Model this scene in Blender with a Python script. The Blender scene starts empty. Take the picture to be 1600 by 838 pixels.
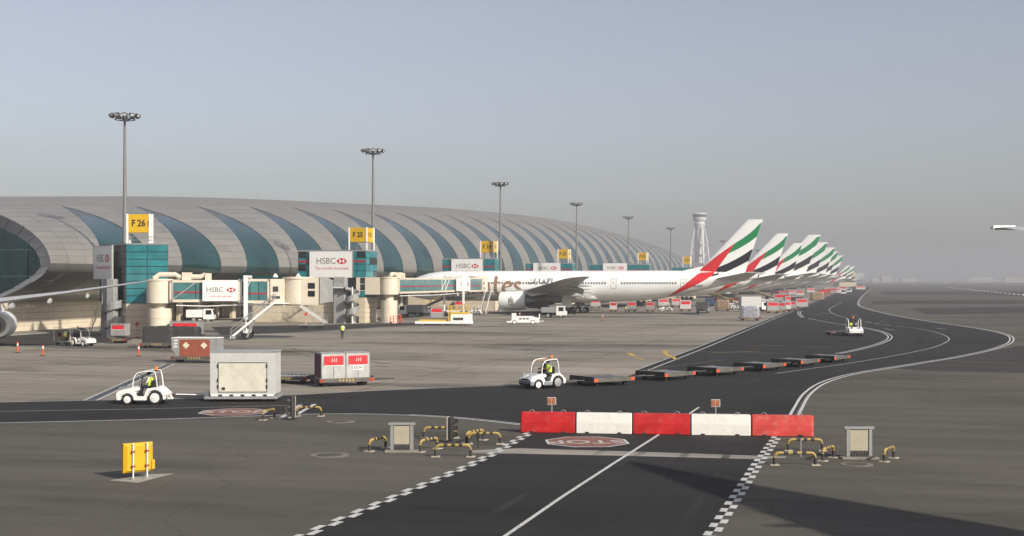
import bpy, math, random
from mathutils import Vector, Matrix
random.seed(7)
R = math.radians
sc = bpy.context.scene
# ------------------------------------------------------------------ camera
F, CH, YH = 2000.0, 6.8, 437.5            # focal length in photo pixels, camera height, horizon row (photo 1600 x 838)
YAW = math.atan(550 / F)                  # the service road runs along world +Y, the camera looks left of it
SA, CA = math.sin(YAW), math.cos(YAW)
cam = bpy.data.cameras.new('camera'); camo = bpy.data.objects.new('camera', cam)
sc.collection.objects.link(camo); sc.camera = camo
cam.sensor_fit = 'HORIZONTAL'; cam.sensor_width = 36.0; cam.lens = 36.0 * F / 1600
cam.shift_y = (YH - 419) / 1600
camo.location = (0, 0, CH); camo.rotation_euler = (R(90), 0, YAW)
cam.clip_start = 0.05; cam.clip_end = 20000
# ------------------------------------------------------------------ light
SUN_DIR = Vector((0.878 * math.cos(R(31)), -0.478 * math.cos(R(31)), math.sin(R(31)))).normalized()   # towards the sun
world = bpy.data.worlds.new('World'); sc.world = world; world.use_nodes = True
nt = world.node_tree; nt.nodes.clear()
sky = nt.nodes.new('ShaderNodeTexSky'); sky.sky_type = 'NISHITA'; sky.sun_disc = False
sky.sun_elevation = R(31); sky.sun_rotation = math.atan2(SUN_DIR.x, SUN_DIR.y)
sky.air_density = 1.0; sky.dust_density = 2.1; sky.ozone_density = 1.5; sky.altitude = 0
hsv = nt.nodes.new('ShaderNodeHueSaturation'); hsv.inputs['Saturation'].default_value = 0.56; hsv.inputs['Hue'].default_value = 0.525
bg = nt.nodes.new('ShaderNodeBackground'); bg.inputs['Strength'].default_value = 0.112
wo = nt.nodes.new('ShaderNodeOutputWorld')
nt.links.new(sky.outputs[0], hsv.inputs['Color']); nt.links.new(hsv.outputs[0], bg.inputs['Color']); nt.links.new(bg.outputs[0], wo.inputs['Surface'])
sl = bpy.data.lights.new('sun', 'SUN'); sl.energy = 4.8; sl.angle = R(1.6); sl.color = (1.0, 0.93, 0.82)
so = bpy.data.objects.new('sun', sl); sc.collection.objects.link(so)
so.rotation_euler = SUN_DIR.to_track_quat('Z', 'Y').to_euler(); so.location = (60, -60, 80)
vs = sc.view_settings; vs.view_transform = 'Standard'; vs.look = 'None'; vs.exposure = 0.2; vs.gamma = 1.0; vs.use_curve_mapping = False
cy = sc.cycles; cy.use_denoising = True; cy.max_bounces = 6; cy.diffuse_bounces = 2; cy.glossy_bounces = 3; cy.transmission_bounces = 4
cy.volume_bounces = 0; cy.caustics_reflective = False; cy.caustics_refractive = False
COL = sc.collection

# ------------------------------------------------------------------ pixel -> place on the ground / at a depth
def ray(px, py):
    r = (px - 800) / F; v = -(py - YH) / F
    return Vector((r * CA - SA, r * SA + CA, v))
def G(px, py, z=0.0):
    d = ray(px, py); t = (z - CH) / d.z
    return Vector((d.x * t, d.y * t, z))
def D(px, py, depth):
    return Vector((0, 0, CH)) + ray(px, py) * depth
def camdir(cx, cd):                                   # camera-plan direction -> world heading angle
    return math.atan2(cx * SA + cd * CA, cx * CA - cd * SA)

# ------------------------------------------------------------------ materials
def lin(c):
    if isinstance(c, str):
        c = [int(c[i:i + 2], 16) / 255 for i in (0, 2, 4)]
        c = [x / 12.92 if x <= .04045 else ((x + .055) / 1.055) ** 2.4 for x in c]
    return (c[0], c[1], c[2], 1)
MATS = {}
def mat(name, col, rough=.6, metal=0.0, var=.12, vscale=3.0, bump=0.0, bscale=30.0, emit=0.0, spec=.5, stretch=(1, 1, 1), dirt=0.0, dirtcol=(.12, .1, .08), coat=0.0):
    m = bpy.data.materials.new(name); m.use_nodes = True; n = m.node_tree; b = n.nodes['Principled BSDF']
    c = lin(col)
    b.inputs['Roughness'].default_value = rough; b.inputs['Metallic'].default_value = metal
    b.inputs['Specular IOR Level'].default_value = spec
    if coat: b.inputs['Coat Weight'].default_value = coat; b.inputs['Coat Roughness'].default_value = .12
    tc = n.nodes.new('ShaderNodeTexCoord'); mp = n.nodes.new('ShaderNodeMapping'); mp.inputs['Scale'].default_value = stretch
    n.links.new(tc.outputs['Object'], mp.inputs['Vector'])
    nz = n.nodes.new('ShaderNodeTexNoise'); nz.inputs['Scale'].default_value = vscale; nz.inputs['Detail'].default_value = 5
    n.links.new(mp.outputs[0], nz.inputs['Vector'])
    cr = n.nodes.new('ShaderNodeValToRGB'); cr.color_ramp.elements[0].position = .3; cr.color_ramp.elements[1].position = .72
    cr.color_ramp.elements[0].color = (c[0] * (1 - var), c[1] * (1 - var), c[2] * (1 - var), 1)
    cr.color_ramp.elements[1].color = (min(1, c[0] * (1 + var)), min(1, c[1] * (1 + var)), min(1, c[2] * (1 + var)), 1)
    n.links.new(nz.outputs['Fac'], cr.inputs['Fac']); out = cr.outputs['Color']
    if dirt:
        n2 = n.nodes.new('ShaderNodeTexNoise'); n2.inputs['Scale'].default_value = vscale * 2.3; n2.inputs['Detail'].default_value = 8; n2.inputs['Roughness'].default_value = .65
        n.links.new(mp.outputs[0], n2.inputs['Vector'])
        r2 = n.nodes.new('ShaderNodeValToRGB'); r2.color_ramp.elements[0].position = .5; r2.color_ramp.elements[1].position = .78
        r2.color_ramp.elements[0].color = (0, 0, 0, 1); r2.color_ramp.elements[1].color = (dirt, dirt, dirt, 1)
        n.links.new(n2.outputs['Fac'], r2.inputs['Fac'])
        mx = n.nodes.new('ShaderNodeMix'); mx.data_type = 'RGBA'; mx.inputs[7].default_value = lin(dirtcol)
        n.links.new(r2.outputs['Color'], mx.inputs[0]); n.links.new(out, mx.inputs[6]); out = mx.outputs[2]
    n.links.new(out, b.inputs['Base Color'])
    if bump:
        nb = n.nodes.new('ShaderNodeTexNoise'); nb.inputs['Scale'].default_value = bscale; nb.inputs['Detail'].default_value = 4
        n.links.new(tc.outputs['Object'], nb.inputs['Vector'])
        bp = n.nodes.new('ShaderNodeBump'); bp.inputs['Strength'].default_value = bump; bp.inputs['Distance'].default_value = .05
        n.links.new(nb.outputs['Fac'], bp.inputs['Height']); n.links.new(bp.outputs[0], b.inputs['Normal'])
    if emit:
        b.inputs['Emission Color'].default_value = c; b.inputs['Emission Strength'].default_value = emit
    MATS[name] = m
    return m

def ground_mat(name, col, streak, stain, stain_amt, sscale, rough=.9, joints=0.0, angle=0.0):
    """weathered paving: fine grain, broad tone shifts, long tyre streaks, oil stains, optional slab joints"""
    m = bpy.data.materials.new(name); m.use_nodes = True; n = m.node_tree; b = n.nodes['Principled BSDF']; c = lin(col)
    b.inputs['Roughness'].default_value = rough; b.inputs['Specular IOR Level'].default_value = .25
    L = n.links.new
    tc = n.nodes.new('ShaderNodeTexCoord')
    def noise(scale, detail, st=(1, 1, 1), rot=0.0, ro=.55):
        mp = n.nodes.new('ShaderNodeMapping'); mp.inputs['Scale'].default_value = st; mp.inputs['Rotation'].default_value = (0, 0, rot)
        L(tc.outputs['Object'], mp.inputs['Vector'])
        z = n.nodes.new('ShaderNodeTexNoise'); z.inputs['Scale'].default_value = scale; z.inputs['Detail'].default_value = detail; z.inputs['Roughness'].default_value = ro
        L(mp.outputs[0], z.inputs['Vector']); return z.outputs['Fac']
    def ramp(fac, p0, p1, v0, v1):
        r = n.nodes.new('ShaderNodeMapRange'); r.inputs[1].default_value = p0; r.inputs[2].default_value = p1; r.inputs[3].default_value = v0; r.inputs[4].default_value = v1
        L(fac, r.inputs[0]); return r.outputs[0]
    def mul(a, b_):
        q = n.nodes.new('ShaderNodeMath'); q.operation = 'MULTIPLY'; L(a, q.inputs[0]); L(b_, q.inputs[1]); return q.outputs[0]
    f = mul(ramp(noise(.06, 4), .3, .7, .86, 1.12), ramp(noise(9.0, 6, ro=.7), .3, .7, .9, 1.1))
    f = mul(f, ramp(noise(.5, 5, (.05, 1.0, 1), angle), .35, .7, 1.0 + streak * .5, 1.0 - streak))
    f = mul(f, ramp(noise(sscale, 7, (.35, 1.0, 1), angle + .05, .62), .52, .66, 1.0, 1.0 - stain_amt))
    f = mul(f, ramp(noise(2.2, 8, (.6, 1, 1), angle, .75), .55, .75, 1.0, .72))          # small oil spots
    f = mul(f, ramp(noise(55.0, 3, ro=.8), .35, .7, .86, 1.14))                          # aggregate
    mpv = n.nodes.new('ShaderNodeMapping'); mpv.inputs['Scale'].default_value = (.09, .09, .09); L(tc.outputs['Object'], mpv.inputs['Vector'])
    nd = n.nodes.new('ShaderNodeTexNoise'); nd.inputs['Scale'].default_value = 1.3; nd.inputs['Detail'].default_value = 6; L(tc.outputs['Object'], nd.inputs['Vector'])
    ad = n.nodes.new('ShaderNodeMix'); ad.data_type = 'RGBA'; ad.inputs[0].default_value = .06; L(mpv.outputs[0], ad.inputs[6]); L(nd.outputs['Color'], ad.inputs[7])
    vo = n.nodes.new('ShaderNodeTexVoronoi'); vo.feature = 'DISTANCE_TO_EDGE'; vo.inputs['Scale'].default_value = 1.0; L(ad.outputs[2], vo.inputs['Vector'])
    f = mul(f, ramp(vo.outputs['Distance'], .0, .006, .78, 1.0))                         # cracks
    mpp = n.nodes.new('ShaderNodeMapping'); mpp.inputs['Rotation'].default_value = (0, 0, angle); L(tc.outputs['Object'], mpp.inputs['Vector'])
    pb = n.nodes.new('ShaderNodeTexBrick'); pb.inputs['Scale'].default_value = 1.0; pb.inputs['Brick Width'].default_value = 23.0; pb.inputs['Row Height'].default_value = 6.2; pb.inputs['Mortar Size'].default_value = .03
    pb.inputs['Color1'].default_value = (1.04, 1.04, 1.04, 1); pb.inputs['Color2'].default_value = (.9, .9, .9, 1); pb.inputs['Mortar'].default_value = (.75, .75, .75, 1)
    L(mpp.outputs[0], pb.inputs['Vector']); f = mul(f, pb.outputs['Color'])              # paving lanes laid at different times
    if joints:
        mp = n.nodes.new('ShaderNodeMapping'); mp.inputs['Rotation'].default_value = (0, 0, 0); L(tc.outputs['Object'], mp.inputs['Vector'])
        bk = n.nodes.new('ShaderNodeTexBrick'); bk.offset = 0; bk.inputs['Scale'].default_value = 1.0
        bk.inputs['Brick Width'].default_value = joints; bk.inputs['Row Height'].default_value = joints; bk.inputs['Mortar Size'].default_value = .07
        bk.inputs['Color1'].default_value = (1, 1, 1, 1); bk.inputs['Color2'].default_value = (.93, .93, .93, 1); bk.inputs['Mortar'].default_value = (.5, .5, .5, 1)
        L(mp.outputs[0], bk.inputs['Vector']); f = mul(f, bk.outputs['Color'])
    v = n.nodes.new('ShaderNodeMix'); v.data_type = 'RGBA'; v.blend_type = 'MULTIPLY'; v.inputs[0].default_value = 1
    v.inputs[6].default_value = c; L(f, v.inputs[7])
    L(v.outputs[2], b.inputs['Base Color'])
    bp = n.nodes.new('ShaderNodeBump'); bp.inputs['Strength'].default_value = .25; bp.inputs['Distance'].default_value = .02
    L(noise(25.0, 4), bp.inputs['Height']); L(bp.outputs[0], b.inputs['Normal'])
    MATS[name] = m; return m

def M(n): return MATS[n]
ground_mat('old_asphalt', (.094, .086, .071), .2, (.1, .1, .1), .35, .11, angle=-YAW)
ground_mat('road_asphalt', (.021, .0205, .02), .22, (.1, .1, .1), .4, .2, angle=.2)
ground_mat('taxi_asphalt', (.045, .043, .039), .25, (.1, .1, .1), .4, .2, angle=-YAW)
ground_mat('apron_concrete', (.265, .238, .2), .26, (.1, .1, .1), .68, .06, joints=7.5, angle=-YAW + .1)
ground_mat('pale_concrete', (.30, .28, .245), .15, (.1, .1, .1), .3, .6)
mat('paint_white', (.52, .52, .5), .8, var=.25, vscale=5, dirt=.85, dirtcol=(.1, .1, .1))
mat('paint_worn', (.42, .41, .38), .85, var=.3, vscale=5, dirt=.75, dirtcol=(.06, .06, .06))
mat('paint_yellow', (.48, .30, .05), .8, var=.25, vscale=3, dirt=.6, dirtcol=(.15, .12, .08))
mat('paint_yellow_worn', (.24, .18, .06), .85, var=.3, vscale=2, dirt=.8, dirtcol=(.07, .065, .05))
mat('paint_red_worn', (.28, .12, .1), .85, var=.25, vscale=4, dirt=.6, dirtcol=(.1, .08, .07))
mat('rust_red_paint', (.2, .075, .06), .8, var=.3, vscale=3, dirt=.5, dirtcol=(.2, .16, .14))
mat('hull_clad', (.2, .192, .175), .5, .0, var=.07, vscale=.35)
mat('hull_clad_b', (.2, .19, .175), .5, .0, var=.07, vscale=.35)
mat('hull_dark', (.15, .145, .135), .6, .0, var=.06, vscale=.4)
mat('lip_grey', (.2, .2, .2), .5, .0, var=.08, vscale=.4)
mat('crescent_glass', (.015, .048, .05), .17, .0, var=.4, vscale=.12, spec=.26)
mat('crescent_louver', (.10, .115, .125), .5, .2, var=.1, vscale=.4)
mat('bridge_glass', (.06, .17, .175), .2, .0, var=.25, vscale=.8, spec=.4)
mat('stripe_red', (.32, .02, .04), .5)
mat('mast_grey', (.17, .168, .162), .5, .1, var=.1)
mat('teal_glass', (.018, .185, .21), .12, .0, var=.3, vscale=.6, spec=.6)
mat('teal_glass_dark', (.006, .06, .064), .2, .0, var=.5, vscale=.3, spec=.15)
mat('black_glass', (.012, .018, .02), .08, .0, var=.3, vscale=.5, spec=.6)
mat('mullion', (.03, .07, .08), .5)
mat('beige_wall', (.62, .53, .40), .75, var=.06, vscale=.5, dirt=.18, dirtcol=(.3, .25, .19))
mat('beige_metal', (.66, .58, .46), .5, var=.06, vscale=.8, dirt=.25, dirtcol=(.35, .3, .22))
mat('joint_dark', (.2, .17, .13), .8)
mat('concrete_grey', (.3, .3, .29), .8, var=.1, vscale=1.5, bump=.2, dirt=.2)
mat('steel_grey', (.35, .36, .37), .45, .3, var=.1, vscale=2)
mat('galv', (.3, .3, .295), .5, .2, var=.12, vscale=2)
mat('dark_steel', (.05, .05, .05), .55, .2, var=.2, vscale=3)
mat('white_paint', (.80, .79, .76), .35, var=.03, vscale=2, dirt=.12, dirtcol=(.45, .42, .36))
mat('white_plane', (.82, .82, .80), .28, var=.02, vscale=.5, coat=.3)
mat('belly_grey', (.62, .61, .57), .35, var=.05, vscale=.4)
mat('wing_grey', (.5, .5, .49), .4, .1, var=.05, vscale=.6)
mat('engine_metal', (.2, .2, .21), .35, .6, var=.15, vscale=2)
mat('flag_red', (.62, .02, .025), .35, var=.03)
mat('flag_green', (.005, .21, .07), .35, var=.03)
mat('flag_black', (.012, .012, .018), .35, var=.03)
mat('bronze_letters', (.29, .165, .09), .5, var=.15, vscale=1)
mat('grey_letters', (.16, .15, .15), .5)
mat('window_dark', (.02, .022, .03), .15)
mat('sign_white', (.78, .77, .74), .4, var=.03)
mat('sign_yellow', (.6, .36, .008), .45, var=.06, vscale=1.5)
mat('sign_black', (.015, .015, .015), .5)
mat('logo_red', (.55, .012, .04), .45, var=.05)
mat('brand_red', (.6, .02, .03), .45, var=.08)
mat('rubber', (.018, .018, .018), .85, var=.2, vscale=5)
mat('aluminium', (.45, .45, .44), .42, .55, var=.15, vscale=2.5, dirt=.3, dirtcol=(.2, .19, .17))
mat('pale_panel', (.62, .59, .49), .5, var=.1, vscale=1.6, dirt=.35, dirtcol=(.34, .29, .2))
mat('maroon', (.09, .012, .022), .6, var=.15)
mat('rust_container', (.28, .07, .04), .65, var=.15, vscale=2, dirt=.2)
mat('cream', (.68, .6, .46), .6)
mat('net_black', (.02, .02, .022), .75, var=.4, vscale=6, bump=.8, bscale=9)
mat('wrap_film', (.45, .45, .52), .25, .1, var=.35, vscale=3, bump=.9, bscale=6)
mat('cardboard', (.36, .24, .14), .8, var=.25, vscale=2)
mat('orange_red', (.62, .085, .03), .5, var=.1)
mat('amber', (.8, .22, .02), .3)
mat('barrier_red', (.46, .007, .008), .5, var=.2, vscale=1.2, dirt=.3, dirtcol=(.5, .2, .17))
mat('barrier_white', (.74, .72, .66), .6, var=.05, vscale=2, dirt=.3, dirtcol=(.4, .33, .24))
mat('barrier_faded', (.55, .05, .04), .55, var=.18, vscale=1.4, dirt=.55, dirtcol=(.5, .3, .26))
mat('hoop_yellow', (.38, .27, .075), .6, var=.15, vscale=4, dirt=.3)
mat('hoop_black', (.03, .028, .025), .6, var=.2, vscale=4)
mat('cabinet_tan', (.4, .35, .27), .7, var=.1, vscale=2, dirt=.2)
mat('vest_yellow', (.62, .78, .06), .7, var=.05, emit=0)
mat('skin_tone', (.18, .085, .05), .6)
mat('cloth_white', (.7, .7, .68), .8)
mat('cloth_dark', (.02, .022, .03), .8)
mat('cloth_grey', (.2, .22, .24), .8)
mat('cloth_green', (.02, .09, .05), .8)
mat('hair_black', (.012, .01, .01), .7)
mat('loader_yellow', (.66, .42, .03), .5, var=.1, dirt=.3)
mat('crate_blue', (.2, .32, .6), .6)
mat('lamp_white', (1, .98, .9), .4, emit=2.5)
mat('lamp_glass', (.5, .52, .5), .2)
mat('tower_concrete', (.55, .55, .54), .7, var=.05, vscale=.05)
mat('far_beige', (.5, .44, .3), .8, var=.05, vscale=.1)
mat('far_white', (.42, .41, .39), .8, var=.08, vscale=.05)
mat('cable_black', (.015, .015, .015), .7)
mat('dolly_rail', (.11, .1, .085), .6, .2, var=.3, vscale=3, dirt=.4)
mat('trailer_grey', (.52, .52, .5), .45, var=.05, vscale=2, dirt=.3, dirtcol=(.3, .28, .25))
mat('orange_dull', (.38, .13, .06), .6, var=.2)
mat('manhole_rim', (.17, .155, .13), .85, var=.25, vscale=4, dirt=.5, dirtcol=(.09, .08, .065))
mat('plant_green', (.05, .12, .03), .8)

# ------------------------------------------------------------------ mesh builder
class MB:
    def __init__(s): s.v = []; s.f = []; s.m = []
    def add(s, vs, fs, mi=0):
        o = len(s.v); s.v += [tuple(v) for v in vs]
        for f in fs: s.f.append([i + o for i in f]); s.m.append(mi)
        return s
    def box(s, x0, x1, y0, y1, z0, z1, mi=0, mtx=None):
        v = [Vector(p) for p in ((x0, y0, z0), (x1, y0, z0), (x1, y1, z0), (x0, y1, z0), (x0, y0, z1), (x1, y0, z1), (x1, y1, z1), (x0, y1, z1))]
        if mtx is not None: v = [mtx @ p for p in v]
        return s.add(v, [(0, 3, 2, 1), (4, 5, 6, 7), (0, 1, 5, 4), (1, 2, 6, 5), (2, 3, 7, 6), (3, 0, 4, 7)], mi)
    def bbox(s, x0, x1, y0, y1, z0, z1, b=.02, mi=0):
        """box with chamfered vertical and top edges"""
        pts = [(x0 + b, y0), (x1 - b, y0), (x1, y0 + b), (x1, y1 - b), (x1 - b, y1), (x0 + b, y1), (x0, y1 - b), (x0, y0 + b)]
        cx, cy_ = (x0 + x1) / 2, (y0 + y1) / 2
        def ins(p): return (p[0] + (b if p[0] < cx else -b) * .9, p[1] + (b if p[1] < cy_ else -b) * .9)
        rings = [[(p[0], p[1], z0) for p in pts], [(p[0], p[1], z1 - b) for p in pts], [(*ins(p), z1) for p in pts]]
        return s.loft(rings, mi)
    def loft(s, rings, mi=0, cap=True, closed=True):
        n = len(rings[0]); vs = [p for r in rings for p in r]; fs = []
        for i in range(len(rings) - 1):
            for j in range(n if closed else n - 1):
                k = (j + 1) % n; fs.append((i * n + j, i * n + k, (i + 1) * n + k, (i + 1) * n + j))
        if cap and closed: fs.append(tuple(range(n - 1, -1, -1))); fs.append(tuple((len(rings) - 1) * n + j for j in range(n)))
        return s.add(vs, fs, mi)
    def cyl(s, a, b, r0, r1=None, n=10, mi=0, cap=True):
        a, b = Vector(a), Vector(b); r1 = r0 if r1 is None else r1
        q = (b - a).to_track_quat('Z', 'Y').to_matrix()
        ring = lambda c, r: [tuple(c + q @ Vector((r * math.cos(2 * math.pi * i / n), r * math.sin(2 * math.pi * i / n), 0))) for i in range(n)]
        return s.loft([ring(a, r0), ring(b, r1)], mi, cap)
    def tube(s, pts, r, n=8, mi=0, mis=None):
        pts = [Vector(p) for p in pts]; rings = []
        for i, p in enumerate(pts):
            t = (pts[min(i + 1, len(pts) - 1)] - pts[max(i - 1, 0)]).normalized()
            up = Vector((0, 0, 1)) if abs(t.z) < .9 else Vector((0, 1, 0))
            u = t.cross(up).normalized(); w = u.cross(t)
            rr = r[i] if isinstance(r, (list, tuple)) else r
            rings.append([tuple(p + (u * math.cos(2 * math.pi * k / n) + w * math.sin(2 * math.pi * k / n)) * rr) for k in range(n)])
        if mis is None: return s.loft(rings, mi)
        for i in range(len(rings) - 1): s.loft([rings[i], rings[i + 1]], mis[i], cap=True)
        return s
    def lathe(s, prof, n=16, mi=0, c=(0, 0, 0), axis='z'):
        rings = []
        for r, z in prof:
            ring = []
            for i in range(n):
                a = 2 * math.pi * i / n; p = (r * math.cos(a), r * math.sin(a), z)
                if axis == 'x': p = (z, r * math.cos(a), r * math.sin(a))
                if axis == 'y': p = (r * math.sin(a), z, r * math.cos(a))
                ring.append((p[0] + c[0], p[1] + c[1], p[2] + c[2]))
            rings.append(ring)
        return s.loft(rings, mi)
    def prism(s, poly, y0, y1, mi=0):
        """polygon in (x, z) extruded along y"""
        n = len(poly); v = [(p[0], y0, p[1]) for p in poly] + [(p[0], y1, p[1]) for p in poly]
        fs = [tuple(range(n)), tuple(range(2 * n - 1, n - 1, -1))] + [(i, i + n, (i + 1) % n + n, (i + 1) % n) for i in range(n)]
        return s.add(v, fs, mi)
    def slab(s, poly, z0, z1, mi=0):
        n = len(poly); v = [(p[0], p[1], z0) for p in poly] + [(p[0], p[1], z1) for p in poly]
        fs = [tuple(range(n - 1, -1, -1)), tuple(range(n, 2 * n))] + [(i, (i + 1) % n, (i + 1) % n + n, i + n) for i in range(n)]
        return s.add(v, fs, mi)
    def build(s, name, mats, parent=None, smooth=False, loc=None, rotz=None):
        me = bpy.data.meshes.new(name); me.from_pydata(s.v, [], s.f)
        for m in (mats if isinstance(mats, (list, tuple)) else [mats]): me.materials.append(M(m) if isinstance(m, str) else m)
        me.polygons.foreach_set('material_index', s.m)
        if smooth: me.polygons.foreach_set('use_smooth', [True] * len(s.f))
        me.update()
        if smooth and hasattr(me, 'set_sharp_from_angle'): me.set_sharp_from_angle(angle=R(40))
        o = bpy.data.objects.new(name, me); COL.objects.link(o)
        if parent is not None: o.parent = parent
        if loc is not None: o.location = loc
        if rotz is not None: o.rotation_euler = (0, 0, rotz)
        return o

def tag(o, label=None, cat=None, group=None, kind=None):
    if label: o['label'] = label
    if cat: o['category'] = cat
    if group: o['group'] = group
    if kind: o['kind'] = kind
    return o
def thing(name, label, cat, loc=(0, 0, 0), rotz=0.0, group=None):
    o = bpy.data.objects.new(name, None); COL.objects.link(o); o.location = loc; o.rotation_euler = (0, 0, rotz)
    o.empty_display_size = .2
    return tag(o, label, cat, group)
def kids(o): return [c for c in COL.objects if c.parent == o]
CHILD = {}
def copy_tree(o, label=None, loc=None, rotz=None, scale=None):
    def cp(x, par, depth):
        c = x.copy(); COL.objects.link(c); c.parent = par
        for ch in list(x.children): cp(ch, c, depth + 1)
        return c
    c = cp(o, None, 0)
    if label: c['label'] = label
    if loc is not None: c.location = loc
    if rotz is not None: c.rotation_euler = (0, 0, rotz)
    if scale is not None: c.scale = (scale,) * 3 if not isinstance(scale, tuple) else scale
    return c
def stuff(o): o['kind'] = 'stuff'; return o

def text(s, size, name, matn, parent, mtx, align='CENTER', bold=0.0, spacing=1.0, xs=1.0):
    cu = bpy.data.curves.new('t', 'FONT'); cu.body = s; cu.size = size; cu.align_x = align; cu.align_y = 'CENTER'
    cu.offset = bold; cu.extrude = .006; cu.space_character = spacing; cu.resolution_u = 3
    o = bpy.data.objects.new('t', cu); COL.objects.link(o)
    bpy.context.view_layer.update()
    me = bpy.data.meshes.new_from_object(o.evaluated_get(bpy.context.evaluated_depsgraph_get()))
    bpy.data.objects.remove(o); bpy.data.curves.remove(cu)
    me.transform(mtx @ Matrix.Diagonal((xs, 1, 1, 1))); me.materials.clear(); me.materials.append(M(matn))
    ob = bpy.data.objects.new(name, me); COL.objects.link(ob); ob.parent = parent
    return ob
def face_mtx(origin, right, up=Vector((0, 0, 1))):
    """matrix that lays text (x right, y up) on an upright plane"""
    r = Vector(right).normalized(); u = Vector(up).normalized(); n = r.cross(u)
    m = Matrix(((r.x, u.x, n.x, origin[0]), (r.y, u.y, n.y, origin[1]), (r.z, u.z, n.z, origin[2]), (0, 0, 0, 1)))
    return m
def hexlogo(name, w, parent, mtx, matn='logo_red'):
    h = w / 4; b = MB(); q = w / 2; e = .012
    tris = [((-q, 0), (-h, h), (-h, -h)), ((q, 0), (h, -h), (h, h)), ((-h, h), (h, h), (0, 0)), ((-h, -h), (0, 0), (h, -h))]
    for t in tris:
        v = [mtx @ Vector((p[0], p[1], z)) for z in (0, e) for p in t]
        b.add(v, [(2, 1, 0), (3, 4, 5), (0, 1, 4, 3), (1, 2, 5, 4), (2, 0, 3, 5)])
    return b.build(name, matn, parent)
def catmull(pts, n=8):
    pts = [Vector(p) for p in pts]; out = []
    for i in range(len(pts) - 1):
        p0, p1, p2, p3 = pts[max(i - 1, 0)], pts[i], pts[i + 1], pts[min(i + 2, len(pts) - 1)]
        for k in range(n):
            t = k / n
            out.append(.5 * ((2 * p1) + (p2 - p0) * t + (2 * p0 - 5 * p1 + 4 * p2 - p3) * t * t + (3 * p1 - p0 - 3 * p2 + p3) * t ** 3))
    out.append(pts[-1]); return out

# ================================================================== GROUND
def sheet(name, pts, z, matn):
    """flat sheet triangulated by Blender from a plan outline"""
    import bmesh
    bm = bmesh.new(); vs = [bm.verts.new((p[0], p[1], z)) for p in pts]
    f = bm.faces.new(vs); bmesh.ops.triangulate(bm, faces=[f]); bm.normal_update()
    for f in bm.faces:
        if f.normal.z < 0: f.normal_flip()
    me = bpy.data.meshes.new(name); bm.to_mesh(me); bm.free(); me.materials.append(M(matn))
    o = bpy.data.objects.new(name, me); COL.objects.link(o); return tag(o, kind='structure')
def gp(l): return [G(*p) for p in l]
gnd = MB(); gnd.add([(-2500, -400, 0), (3500, -400, 0), (3500, 6000, 0), (-2500, 6000, 0)], [(0, 1, 2, 3)])
tag(gnd.build('ground', 'old_asphalt'), kind='structure')
edge_l = [(-260, 634), (0, 629), (140, 626), (310, 623), (450, 618), (580, 611), (700, 606), (805, 602), (900, 597), (975, 590)]
edge_r = [(1010, 579), (1100, 544), (1200, 502), (1245, 483.5), (1300, 461), (1335, 447)]
edge = gp(edge_l + edge_r)
far_e = Vector((edge[-1].x + 2, 1900, 0))
sheet('apron', edge + [far_e, Vector((-700, 1900, 0)), Vector((-700, 20, 0))], .004, 'apron_concrete')
outer = [(1238, 655), (1247, 638), (1262, 615), (1290, 597), (1340, 583.5), (1430, 569), (1500, 557.5), (1555, 545), (1580, 533.5), (1572, 523), (1525, 513), (1445, 501.5), (1390, 491.5), (1352, 482), (1341, 475.5), (1345, 466), (1352, 458.5), (1361, 450.5)]
outer_w = catmull(gp(outer), 6)
low = [(-260, 668), (0, 661.5), (140, 658.3), (270, 655), (400, 650.5), (500, 647.5), (600, 648), (700, 653), (760, 658.5), (812, 664.5)]
low_w = catmull(gp(low), 6)
chk_l = gp([(828, 677), (768, 711), (724, 732), (674.6, 752.8), (557, 802.7), (476, 837), (300, 912)])
chk_r = gp([(1214, 683), (1182, 728), (1150, 778), (1112, 836), (1060, 915)])
roadpoly = edge + [far_e] + list(reversed(outer_w)) + chk_r + list(reversed(chk_l)) + list(reversed(low_w))
sheet('service_road', roadpoly, .008, 'road_asphalt')
sheet('taxiway', gp([(1470, 564), (1590, 541), (1900, 545), (1900, 586), (1600, 583), (1450, 580), (1400, 576)]), .004, 'taxi_asphalt')
sheet('taxiway', gp([(1420, 482), (1620, 479), (1900, 478), (1900, 489), (1620, 489), (1450, 492)]), .004, 'taxi_asphalt')
sheet('taxiway', gp([(1365, 470), (1600, 469), (1900, 468), (1900, 475), (1600, 475), (1360, 476)]), .004, 'taxi_asphalt')
sheet('runway', gp([(1380, 455), (1600, 455), (1900, 456), (1900, 464), (1600, 462.5), (1375, 460)]), .004, 'taxi_asphalt')
sheet('wall_lane', gp([(-60, 519.5), (60, 520), (165, 527), (190, 533), (110, 538), (-60, 543)]), .009, 'taxi_asphalt')
sheet('wall_lane', gp([(330, 511), (520, 507.5), (700, 503), (740, 505), (600, 511), (520, 516.5), (430, 521), (345, 524)]), .009, 'taxi_asphalt')
sheet('paving_strip', gp([(735, 704.5), (810, 701), (1000, 706.5), (1190, 713), (1228, 713.5), (1228, 716.5), (1180, 718), (1000, 713.5), (810, 709.5), (735, 709)]), .012, 'pale_concrete')
sheet('sign_slab', gp([(170, 751.5), (228, 742), (273, 740.5), (215, 755.5)]), .014, 'pale_concrete')

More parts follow.
